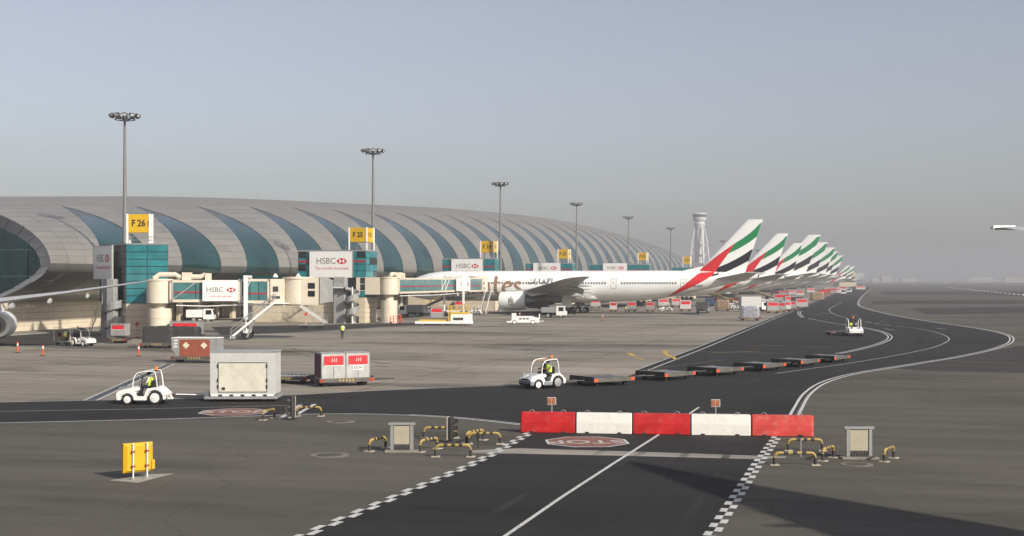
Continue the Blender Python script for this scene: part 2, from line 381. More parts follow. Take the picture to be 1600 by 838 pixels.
# ---------------- painted markings
def line(b, pts, w, z=.016, off=0.0, mi=0, dash=None):
    pts = [Vector((p[0], p[1], 0)) for p in pts]
    L_, R_ = [], []
    for i, p in enumerate(pts):
        t = (pts[min(i + 1, len(pts) - 1)] - pts[max(i - 1, 0)]).normalized(); n = Vector((-t.y, t.x, 0))
        L_.append(p + n * (off + w / 2)); R_.append(p + n * (off - w / 2))
    for i in range(len(pts) - 1):
        if dash and (i % dash[0]) >= dash[1]: continue
        q = [L_[i], R_[i], R_[i + 1], L_[i + 1]]
        b.add([(v.x, v.y, z) for v in q], [(0, 1, 2, 3)], mi)
def densify(pts, step):
    out = []; pts = [Vector(p) for p in pts]
    for i in range(len(pts) - 1):
        n = max(1, int((pts[i + 1] - pts[i]).length / step))
        out += [pts[i].lerp(pts[i + 1], k / n) for k in range(n)]
    return out + [pts[-1]]
def marking(name, b, matn): return tag(b.build(name, matn), kind='structure')
b = MB(); line(b, outer_w, .16, off=.2); line(b, outer_w, .16, off=-.2); marking('road_edge_line', b, 'paint_white')
b = MB(); line(b, low_w, .16); low_r = [p for p in low_w if p.x > G(620, 648).x]
line(b, low_r[:], .13, off=.32); marking('road_edge_line', b, 'paint_white')
b = MB(); er = gp(edge_r); line(b, er, .14, off=-.12); line(b, er[:], .1, off=.75); marking('apron_edge_line', b, 'paint_white')
b = MB(); line(b, er, .72, z=.013, off=.33); marking('apron_edge_strip', b, 'road_asphalt')
b = MB(); line(b, gp(edge_l[:8]), .10, off=-.1); marking('apron_edge_line', b, 'paint_worn')
ea = catmull(gp([(1262, 497.5), (1300, 505), (1345, 512), (1376, 519), (1388, 527.5), (1372, 537), (1335, 547), (1305, 553)]), 6)
b = MB(); line(b, ea, .16); line(b, ea[8:], .14, off=.42); marking('lane_line', b, 'paint_white')
ec = catmull(gp([(1398, 510), (1435, 514), (1467, 521), (1483, 530), (1465, 541), (1420, 552), (1340, 566), (1270, 576), (1212, 584)]), 8)
b = MB(); line(b, ec, .12); marking('lane_line', b, 'paint_worn')
b = MB(); line(b, catmull(gp([(1315, 473), (1299, 481), (1296, 486), (1308, 493), (1330, 499)]), 6), .14); line(b, catmull(gp([(1253, 486), (1250, 490), (1256, 496)]), 5), .2); line(b, catmull(gp([(1248, 486), (1247, 491), (1253, 496.5)]), 5), .2)
for a_, c_ in (((1350, 503), (1362, 505)), ((1365, 505.5), (1376, 507)), ((1380, 507.5), (1392, 509)), ((1375, 502), (1388, 503)), ((1329, 492), (1342, 494)), ((1381, 514), (1397, 516)), ((1461, 513), (1480, 515)), ((1270, 492), (1300, 490)), ((1313, 490), (1342, 490))):
    line(b, gp([a_, c_]), .22)
marking('lane_dashes', b, 'paint_worn')
b = MB(); line(b, gp([(-260, 647), (0, 643.5), (200, 640), (310, 637.5), (470, 633.5)]), .09); marking('lane_line', b, 'paint_worn')
b = MB(); line(b, densify(gp([(1092, 637), (1026, 682), (960, 724), (880, 776), (790, 838), (700, 900)]), .6), .13); marking('centre_line', b, 'paint_white')
b = MB(); line(b, gp([(150, 626.5), (272, 569)]), .14); line(b, gp([(150, 626.5), (272, 569)]), .12, off=.7); marking('stand_line', b, 'paint_white')
b = MB(); line(b, gp([(150, 626.5), (272, 569)]), .45, off=.35, z=.014); marking('stand_line', b, 'flag_black')
def checker(pts, s=.31, w=.29):
    b = MB(); acc = densify(pts, .05); d = 0.0; row = 0; last = acc[0]; start = acc[0]; side = 0
    seg = [acc[0]]
    for p in acc[1:]:
        d += (p - last).length; last = p
        if d >= s:
            t = (p - start).normalized(); n = Vector((-t.y, t.x, 0)); o = (0, w) if side else (-w, 0)
            q = [start + n * o[0], start + n * o[1], p + n * o[1], p + n * o[0]]
            b.add([(v.x, v.y, .018) for v in q], [(0, 1, 2, 3)]); start = p; d = 0; side = 1 - side
    return b
marking('checker_line', checker(chk_l, .64, .22), 'paint_white'); marking('checker_line', checker(chk_r, .56, .215), 'paint_white')
b = MB()
for l_, w_ in (([(1480, 564.5), (1620, 569.5)], .2), ([(1345, 587), (1480, 590), (1620, 592.5)], .16), ([(1370, 594.5), (1440, 596)], .12), ([(1515, 597.5), (1600, 599)], .12), ([(1010, 578), (1130, 563)], .1)):
    line(b, gp(l_), w_)
marking('taxi_line', b, 'paint_yellow_worn')
b = MB(); line(b, catmull(gp([(1039, 548), (1040, 553), (1050, 558), (1058, 562)]), 5), .45); line(b, gp([(992, 559), (1007, 563)]), .3); line(b, gp([(983, 552), (990, 557)]), .5)
for l_ in ([(1110, 552), (1190, 549)], [(1255, 543), (1300, 543)], [(1170, 541), (1225, 540)]): line(b, gp(l_), .15)
marking('stand_yellow_marks', b, 'paint_yellow')
b = MB(); line(b, gp([(1090, 549), (1240, 553)]), .07); line(b, gp([(700, 607), (640, 600)]), .05); marking('fine_lines', b, 'paint_worn')
b = MB(); line(b, gp([(940, 577), (962, 577)]), .25); line(b, gp([(650, 561), (700, 559)]), .2); line(b, gp([(742, 555), (778, 554)]), .2); marking('stand_red_marks', b, 'paint_red_worn')
b = MB()
for l_ in ([(437, 655), (470, 633)], [(452, 655), (492, 632)]): line(b, gp(l_), .22)
marking('stop_bar', b, 'paint_white')
m = mat('tyre_rubber', (.035, .033, .03), .9, var=.2)
nn = m.node_tree; nz = nn.nodes.new('ShaderNodeTexNoise'); nz.inputs['Scale'].default_value = .35; nz.inputs['Detail'].default_value = 6; mr = nn.nodes.new('ShaderNodeMapRange'); mr.inputs[1].default_value = .4; mr.inputs[2].default_value = .68; mr.inputs[3].default_value = 0; mr.inputs[4].default_value = .62
tcn = nn.nodes.new('ShaderNodeTexCoord'); nn.links.new(tcn.outputs['Object'], nz.inputs['Vector']); nn.links.new(nz.outputs['Fac'], mr.inputs[0]); nn.links.new(mr.outputs[0], nn.nodes['Principled BSDF'].inputs['Alpha'])
b = MB()
for l_ in ([(440, 520), (560, 522), (660, 523), (760, 519)], [(560, 534), (680, 537), (800, 546), (900, 551)], [(700, 541), (850, 547), (990, 551)], [(600, 522), (700, 518), (860, 512)], [(940, 506), (1060, 503), (1150, 497)], [(840, 523), (960, 519), (1080, 508), (1150, 501)], [(60, 566), (200, 572), (330, 575)], [(440, 545), (520, 560), (640, 575), (760, 582)], [(640, 524), (760, 531), (880, 528)], [(1010, 512), (1060, 507), (1120, 500)]):
    pts = catmull(gp(l_), 10); line(b, pts, .4, z=.0125, off=.9); line(b, pts, .4, z=.0125, off=-.9)
for l_ in ([(690, 525), (730, 526)], [(740, 533), (800, 535)], [(100, 541), (140, 541.5)], [(545, 524), (580, 526)], [(818, 546), (880, 549)], [(880, 530), (935, 531)], [(370, 547), (450, 549)], [(90, 568), (160, 567)]): line(b, gp(l_), 1.1, z=.0135)
marking('tyre_marks', b, 'tyre_rubber')
b = MB()
for l_ in ([(900, 640), (820, 634), (700, 630), (400, 640)], [(1120, 690), (1080, 740), (1010, 838)], [(1000, 690), (900, 750), (760, 838)], [(1060, 630), (1180, 600), (1330, 560)], [(1330, 560), (1440, 540), (1430, 520), (1330, 500)]):
    pts = catmull(gp(l_), 12); line(b, pts, .3, z=.0125, off=.8); line(b, pts, .3, z=.0125, off=-.8)
marking('tyre_marks', b, 'tyre_rubber')
def stop_mark(px, py, r, ang):
    c = G(px, py)
    o = lambda k, z: [(c.x + k * math.cos(ang + R(22.5 + 45 * i)), c.y + k * math.sin(ang + R(22.5 + 45 * i)), z) for i in range(8)]
    b = MB(); b.add(o(r, .018), [tuple(range(8))], 0); b.add(o(r * .93, .021), [tuple(range(8))], 1)
    e = tag(b.build('stop_marking', ['paint_white', 'rust_red_paint']), kind='structure')
    text('STOP', r * .72, 'lettering', 'paint_worn', e, Matrix.Translation((c.x, c.y, .022)) @ Matrix.Rotation(ang, 4, 'Z') @ Matrix.Diagonal((1, 1.15, .1, 1)), bold=.02)
stop_mark(917, 691, 1.85, camdir(-1, 0) + .05); stop_mark(366, 644.3, 1.85, camdir(1, 0))
for i, (px, py, r, lab) in enumerate(((515, 711.5, .75, 'pale round manhole cover alone on the brown asphalt left of the barrier'), (1339, 726, .6, 'round manhole cover in front of the right cable cabinet'), (532, 659, .7, 'worn manhole cover beside the left road edge line'))):
    c = G(px, py); t = thing('manhole_cover', lab, 'manhole', (c.x, c.y, 0))
    b = MB(); b.lathe([(r, .0), (r, .014), (r * .72, .018), (.001, .018)], 20); b.build('surround', 'manhole_rim', t)
    b = MB(); b.lathe([(r * .68, .018), (r * .66, .03), (.001, .03)], 20); b.build('lid', 'old_asphalt', t)

# ================================================================== TERMINAL CONCOURSE
XC, WH, ZW = -141.0, 45.0, 8.5
KY = [100, 130, 180, 240, 320, 420, 550, 700, 850, 1000, 1100, 1180]
KH = [16.5, 17.4, 20.5, 24.2, 27.6, 31.3, 33.8, 31.2, 24.0, 19.2, 16.7, 12]
def hh(y):
    for i in range(len(KY) - 1):
        if y <= KY[i + 1]:
            t = (y - KY[i]) / (KY[i + 1] - KY[i]); m0 = lambda j: (KH[min(j + 1, len(KH) - 1)] - KH[max(j - 1, 0)]) / (KY[min(j + 1, len(KY) - 1)] - KY[max(j - 1, 0)])
            d = KY[i + 1] - KY[i]; a0, a1 = m0(i) * d, m0(i + 1) * d
            return (2 * t ** 3 - 3 * t * t + 1) * KH[i] + (t ** 3 - 2 * t * t + t) * a0 + (-2 * t ** 3 + 3 * t * t) * KH[i + 1] + (t ** 3 - t * t) * a1
    return KH[-1]
def hull(y, th, off=0.0):
    """point of the hull skin; th in degrees: -40 foot, 0 widest, 90 crest"""
    if th < 0:
        u = -th / 40.0
        return Vector((XC + WH + off - 8.5 * u ** 1.5, y, ZW - 4.5 * u))
    t = R(th); h = hh(y) - ZW
    return Vector((XC + (WH + off) * math.cos(t), y, ZW + (h + off) * math.sin(t)))
TIP = 57.5; PER = 20.35; Y1 = 147.1
def eL(k, th): return Y1 + PER * k + (21 * (th / TIP) ** 1.8 if th > 0 else 0)
def eR(k, th): return Y1 + PER * k + 11.7 + (9.3 * (th / TIP) ** 1.5 if th > 0 else 0)
def eEnd(th): return 136 + (12.2 * (th / TIP) ** 1.8 if th > 0 else 0)
TH = [-40, -30, -20, -10, 0, 4, 8, 12, 16, 20, 24, 28, 32, 36, 40, 44, 48, 51, 54, TIP]
term = thing('terminal_concourse', 'long grey tube-shaped airport concourse with crescent windows behind the gates', 'terminal', (XC, 150, 0))
def P(v): return (v.x - XC, v.y - 150, v.z)
def strip_mesh(f0, f1, ths, ny, off, mis=None):
    b = MB(); n = ny + 1; vs = []
    for th in ths:
        a, c = f0(th), f1(th)
        for j in range(n): vs.append(P(hull(a + (c - a) * j / ny, th, off)))
    for i in range(len(ths) - 1):
        for j in range(ny):
            b.add([vs[i * n + j], vs[i * n + j + 1], vs[(i + 1) * n + j + 1], vs[(i + 1) * n + j]], [(0, 1, 2, 3)], mis(ths[i]) if mis else 0)
    return b
def weld(o):
    import bmesh
    bm = bmesh.new(); bm.from_mesh(o.data); bmesh.ops.remove_doubles(bm, verts=bm.verts, dist=.0005); bm.to_mesh(o.data); bm.free()
    for p in o.data.polygons: p.use_smooth = True
    return o
NCRES = 38
# dark backing under the cladding joints
bk = strip_mesh(lambda t: 140 + 12 * max(t, 0) / TIP, lambda t: 1150, TH, 60, -.12); weld(bk.build('hull_backing', 'hull_dark', term))
# roof above the crescent tips, down the far side
b = strip_mesh(lambda t: 148.2 + .35 * max(0, min(t, 90) - TIP), lambda t: 1178, [TIP, 62, 66, 70, 75, 80, 85, 90, 97, 105, 115, 125, 140, 155, 170, 180], 90, 0.0)
roof = weld(b.build('roof_cladding', 'hull_clad', term))
m = M('hull_clad')
for nm in ('hull_clad', 'hull_clad_b'):       # fine sheet seams of the far cladding and the roof
    nn = M(nm).node_tree; L = nn.links.new; bs = nn.nodes['Principled BSDF']
    tc = nn.nodes.new('ShaderNodeTexCoord'); sp = nn.nodes.new('ShaderNodeSeparateXYZ'); L(tc.outputs['Object'], sp.inputs[0])
    cb = nn.nodes.new('ShaderNodeCombineXYZ'); L(sp.outputs[1], cb.inputs[0]); L(sp.outputs[2], cb.inputs[1])
    br = nn.nodes.new('ShaderNodeTexBrick'); br.inputs['Scale'].default_value = 1; br.inputs['Brick Width'].default_value = 4.3; br.inputs['Row Height'].default_value = .8; br.inputs['Mortar Size'].default_value = .035
    br.inputs['Color1'].default_value = (1, 1, 1, 1); br.inputs['Color2'].default_value = (.93, .93, .93, 1); br.inputs['Mortar'].default_value = (.68, .68, .68, 1); L(cb.outputs[0], br.inputs['Vector'])
    old = bs.inputs['Base Color'].links[0].from_socket
    mx = nn.nodes.new('ShaderNodeMix'); mx.data_type = 'RGBA'; mx.blend_type = 'MULTIPLY'; mx.inputs[0].default_value = .75
    L(old, mx.inputs[6]); L(br.outputs['Color'], mx.inputs[7]); L(mx.outputs[2], bs.inputs['Base Color'])
mat('clad_panel', (.2, .193, .178), .45, .0, var=.07, vscale=.35)
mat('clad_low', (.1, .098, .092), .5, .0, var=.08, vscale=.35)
mat('clad_panel_b', (.185, .178, .165), .45, .0, var=.07, vscale=.35)
mat('clad_panel_c', (.215, .205, .188), .45, .0, var=.07, vscale=.35)
PTH = [-40, -28, -16, -6, 2, 8, 13, 18, 23, 28, 33, 38, 43, 48, 53, TIP]
def panel(y00, y01, y10, y11, t0, t1, matn):
    """one curved cladding sheet, y00..y01 at t0, y10..y11 at t1"""
    b = MB(); g = .022; n = 3; vs = []
    for i in range(3):
        t = t0 + (t1 - t0) * i / 2; t = t + (.07 if i == 0 else -.07 if i == 2 else 0); s = i / 2
        a = y00 + (y10 - y00) * s + g; c = y01 + (y11 - y01) * s - g
        for j in range(n): vs.append(P(hull(a + (c - a) * j / (n - 1), t, 0)))
    for i in range(2):
        for j in range(n - 1): b.add([vs[i * n + j], vs[i * n + j + 1], vs[(i + 1) * n + j + 1], vs[(i + 1) * n + j]], [(0, 1, 2, 3)])
    return weld(b.build('cladding_panel', matn, term))
for k in range(-1, NCRES):
    f0 = (lambda t, k=k: eR(k, t)) if k >= 0 else eEnd
    f1 = lambda t, k=k: eL(k + 1, t)
    if k <= 2:
        cols = 3 if k < 0 else 2
        for i in range(len(PTH) - 1):
            t0, t1 = PTH[i], PTH[i + 1]
            for c in range(cols):
                A0, A1, B0, B1 = f0(t0), f1(t0), f0(t1), f1(t1)
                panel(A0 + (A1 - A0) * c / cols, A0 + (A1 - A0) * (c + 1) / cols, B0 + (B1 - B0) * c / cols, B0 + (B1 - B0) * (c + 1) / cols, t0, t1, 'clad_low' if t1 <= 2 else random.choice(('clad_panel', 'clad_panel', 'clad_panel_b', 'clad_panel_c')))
    else:
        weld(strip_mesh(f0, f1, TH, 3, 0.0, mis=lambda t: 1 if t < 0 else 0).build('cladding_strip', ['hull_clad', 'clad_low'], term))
    if k >= 0:
        o = strip_mesh(lambda t, k=k: eL(k, t), lambda t, k=k: eR(k, t), TH, 4, -.06, mis=lambda t: 1 if t >= 43 else 0).build('crescent_window', ['crescent_glass', 'crescent_louver'], term)
        weld(o)
# south end: sloping grey reveal ring and recessed glass wall
ths = [-40, -25, -10, 0, 8, 16, 24, 32, 40, 48, 56, 64, 72, 80, 90, 100, 110, 120, 135, 150, 165, 180]
def eEndF(t): return eEnd(min(t, 58)) + (0 if t < 58 else .25 * (min(t, 90) - 58))
for i in range(len(ths) - 1):
    b = MB(); t0, t1 = ths[i] + .15, ths[i + 1] - .15; q = []
    for t in (t0, t1):
        o_ = hull(eEndF(t), t, 0); i_ = hull(eEndF(t) + .9, t, -2.0)
        if t < 0: i_ = Vector((o_.x - 1.9, o_.y + .9, o_.z))
        q += [o_, i_]
    b.add([P(q[0]), P(q[1]), P(q[3]), P(q[2])], [(0, 2, 3, 1) if False else (0, 3, 2, 1)] if False else [(0, 1, 2, 3)])
    b.build('reveal_panel', 'lip_grey', term)
ring_i = []
for t in ths:
    v = hull(eEndF(t) + .9, t, -2.0)
    if t < 0: o_ = hull(eEndF(t), t, 0); v = Vector((o_.x - 1.9, o_.y + .9, o_.z))
    ring_i.append(v)
b = MB(); vs = [P(v) for v in ring_i] + [P(Vector((v.x, v.y, min(v.z, ZW - 4.5 * min(1.0, (max(0.0, -97.9 - v.x) / 8.5) ** (2 / 3)))))) for v in ring_i]; n = len(ring_i)
for i in range(n - 1): b.add([vs[i], vs[i + 1], vs[n + i + 1], vs[n + i]], [(0, 1, 2, 3)])
b.build('end_glass', 'teal_glass_dark', term)
b = MB()
for v in ring_i[3:13:3]:
    b.box(v.x - XC - .05, v.x - XC + .05, v.y - 150 - .15, v.y - 150 - .02, ZW - 4.5 * min(1.0, (max(0.0, -97.9 - v.x) / 8.5) ** (2 / 3)), v.z)
for z in (7.2, 10.5): b.box(-20, ring_i[4].x - XC - (z - 8.5) ** 2 * .25 - .5, -12.6, -12.4, z, z + .12)
b.build('end_mullions', 'mullion', term)
# ground floor wall in courses, with bays
XW = -106.0
def course(y0, y1, z0, z1, off=0.0):
    b = MB(); b.bbox(XW - XC - .25, XW - XC + off, y0 - 150 + .02, y1 - 150 - .02, z0 + .03, z1, .03)
    return b.build('wall_course', 'beige_wall', term)
segs = [(130, 137), (137, 144), (144, 151), (151, 158), (158, 165), (165, 172), (172, 176)]
for y0, y1 in segs:
    for i in range(5): course(y0, y1, i * .82, (i + 1) * .82)
b = MB(); b.box(XW - XC - .5, XW - XC - .2, -22, 26, 0, 4.08); b.build('wall_core', 'joint_dark', term)
b = MB(); b.box(XW - XC - .5, XW - XC + .03, -22, 1000, 4.1, 4.45); b.build('wall_coping', 'beige_wall', term)
b = MB(); b.box(XW - XC - 2.5, XW - XC + 6, -26, 900, .0, .12); b.build('wall_kerb', 'pale_concrete', term)
for i, y in enumerate(range(178, 560, 6)):           # open service bays with pilasters
    b = MB(); b.bbox(XW - XC - .6, XW - XC, y - 150, y - 150 + 1.2, .12, 4.08, .04); b.build('pilaster', 'beige_wall', term)
b = MB(); b.box(XW - XC - 6, XW - XC - 5.5, 27, 560, .12, 4.08); b.build('bay_back_wall', 'beige_wall', term)
for y in range(180, 560, 12):
    b = MB(); b.box(XW - XC - 5.48, XW - XC - 5.4, y - 150, y - 150 + 4.2, .15, 3.3); b.build('bay_door', 'black_glass', term)
b = MB(); b.box(XW - XC - 10, XW - XC - .05, 27, 1000, 4.1, 4.4); b.build('bay_ceiling', 'beige_wall', term)
b = MB(); b.box(XW - XC - .02, XW - XC + .06, -20.5, -16.5, .2, 3.2); b.build('end_opening', 'black_glass', term)

# ================================================================== AIRLINERS
def interp(tab, a):
    if a <= tab[0][0]: return tab[0][1:]
    for i in range(len(tab) - 1):
        if a <= tab[i + 1][0]:
            t = (a - tab[i][0]) / (tab[i + 1][0] - tab[i][0]); return tuple(p + (q - p) * t for p, q in zip(tab[i][1:], tab[i + 1][1:]))
    return tab[-1][1:]
T777 = dict(L=73.9, fus=[(0, .05, .05, 4.75), (.4, .62, .62, 4.8), (1.1, 1.15, 1.2, 4.9), (2.4, 1.8, 1.9, 5.1), (4, 2.35, 2.4, 5.27), (6, 2.78, 2.8, 5.42), (8.5, 3.03, 3.03, 5.52), (11, 3.1, 3.1, 5.55), (46, 3.1, 3.1, 5.55), (50, 3.05, 3.04, 5.62), (54, 2.85, 2.82, 5.84), (58, 2.48, 2.46, 6.16), (62, 1.98, 2.0, 6.55), (66, 1.42, 1.5, 6.98), (69.5, .9, 1.05, 7.32), (72, .52, .75, 7.52), (73.6, .2, .5, 7.62)],
    wing=[(2.2, 22.5, 38.6, 3.7), (10.5, 29.4, 39.6, 4.55), (20, 35.6, 42.3, 5.75), (28.5, 41.2, 45.2, 6.85), (30.6, 43.0, 46.2, 7.1), (32.4, 45.6, 46.9, 7.35)], wt=.115,
    eng=[(9.6, 24.0, 2.62, 1.86)], fin=(61.5, 71.0, 8.0, 71.6, 74.5, 18.6, 8.2), stab=(64.9, 71.6, 6.9, 72.2, 74.6, 10.9, 8.2), gear=[(5.5, 36.6, 3, .62)], ngear=6.0, win=6.15, winrange=(8.5, 60.5), doors=(6.8, 17.5, 31.5, 45.5, 59.3), fs=1.0)
T380 = dict(L=72.7, fus=[(0, .05, .05, 4.6), (.5, 1.1, 1.1, 4.7), (1.5, 1.9, 2.0, 5.0), (3.5, 2.8, 3.1, 5.5), (6, 3.35, 3.8, 5.9), (9, 3.57, 4.2, 6.15), (44, 3.57, 4.2, 6.2), (49, 3.45, 4.0, 6.45), (54, 3.05, 3.45, 6.95), (59, 2.4, 2.75, 7.55), (64, 1.6, 1.9, 8.15), (68, 1.0, 1.2, 8.55), (71, .55, .75, 8.8), (72.5, .25, .4, 8.9)],
    wing=[(2.5, 19.5, 38.5, 4.2), (14, 30.5, 40.5, 5.2), (26, 38.0, 43.8, 6.4), (36, 44.5, 48.0, 7.7), (39.9, 47.6, 49.6, 8.3)], wt=.115,
    eng=[(14.9, 24.5, 2.55, 1.75), (25.7, 32.0, 3.1, 1.7)], fin=(55.5, 67.5, 9.7, 68.2, 73.0, 24.1, 9.8), stab=(60.0, 68.3, 8.0, 70.0, 73.2, 15.2, 9.4), gear=[(5.5, 34.5, 2, .68), (2.6, 38.0, 3, .68)], ngear=5.5, win=5.9, winrange=(9, 56), doors=(8, 20, 33, 46, 55), fs=1.4)
T330 = dict(L=58.8, fus=[(0, .05, .05, 4.6), (.5, .75, .75, 4.65), (1.5, 1.35, 1.45, 4.8), (3.5, 2.1, 2.2, 5.05), (6, 2.65, 2.65, 5.2), (9, 2.82, 2.82, 5.25), (37, 2.82, 2.82, 5.25), (42, 2.6, 2.55, 5.5), (48, 1.9, 1.9, 6.1), (53, 1.15, 1.2, 6.6), (57, .55, .6, 6.9), (58.6, .25, .3, 7.0)],
    wing=[(2.2, 17.5, 28.8, 3.6), (9.4, 22.4, 29.8, 4.5), (20, 29.2, 33.4, 5.6), (28, 34.3, 36.9, 6.45), (30, 35.8, 37.4, 6.65)], wt=.115,
    eng=[(9.4, 18.8, 2.15, 1.42)], fin=(47, 55, 7.8, 55, 58.5, 17.0, 8), stab=(49.5, 55.5, 7.0, 55.5, 58, 9.7, 7.8), gear=[(5.3, 28.5, 2, .65)], ngear=6, win=6.0, winrange=(8, 48), doors=(6, 17, 35, 49), fs=.9)
def prof(t): return 2.6 * math.sqrt(max(t, 0)) * (1 - t) * (1 + .35 * t)    # aerofoil half thickness, peak about 1
def fus_y(T, a, z):
    ry, rz, zc = interp(T['fus'], a); q = 1 - ((z - zc) / rz) ** 2
    return ry * math.sqrt(max(q, 0))
def fin_edges(T, z):
    r0, r1, z0, t0, t1, z1, _ = T['fin']; s = (z - z0) / (z1 - z0); return r0 + (t0 - r0) * s, r1 + (t1 - r1) * s
def fin_y(T, a, z):
    le, te = fin_edges(T, z); c = te - le; t = min(max((a - le) / c, 0), 1); return .045 * c * prof(t)
def decal(b, f, us, vfun, nv, sides=(1, -1), off=.025, mi=0):
    """strip of quads: for aft station u, vfun(u) = (zlow, zhigh); f(a, z) -> half width"""
    for sd in sides:
        rows = []
        for u in us:
            z0, z1 = vfun(u); rows.append([(-u, sd * (f(u, z0 + (z1 - z0) * j / nv) + off), z0 + (z1 - z0) * j / nv) for j in range(nv + 1)])
        for i in range(len(us) - 1):
            for j in range(nv):
                q = [rows[i][j], rows[i + 1][j], rows[i + 1][j + 1], rows[i][j + 1]]
                b.add(q, [(0, 1, 2, 3) if sd < 0 else (3, 2, 1, 0)], mi)
def lerp_curve(tab):
    return lambda u: interp([(p[0], p[1]) for p in tab], u)[0]
def nib(b, path, w, T, side=1, ang=40, off=.03, aspect=.3, n=8, mi=0):
    """calligraphic stroke on the fuselage side: path of (aft, z), drawn with a slanted broad pen"""
    pts = catmull([(p[0], p[1], 0) for p in path], n); ca_, sa_ = math.cos(R(ang)), math.sin(R(ang))
    L_, R_ = [], []
    for i, p in enumerate(pts):
        t = (pts[min(i + 1, len(pts) - 1)] - pts[max(i - 1, 0)]); t = t.normalized() if t.length else Vector((1, 0, 0)); nrm = Vector((-t.y, t.x, 0))
        k = abs(nrm.x * ca_ + nrm.y * sa_); ww = w * (aspect + (1 - aspect) * k) / 2
        for dst, s_ in ((L_, 1), (R_, -1)):
            q = p + nrm * ww * s_; dst.append((-q.x, side * (fus_y(T, q.x, q.y) + off), q.y))
    for i in range(len(pts) - 1): b.add([L_[i], R_[i], R_[i + 1], L_[i + 1]], [(0, 1, 2, 3) if side < 0 else (3, 2, 1, 0)], mi)
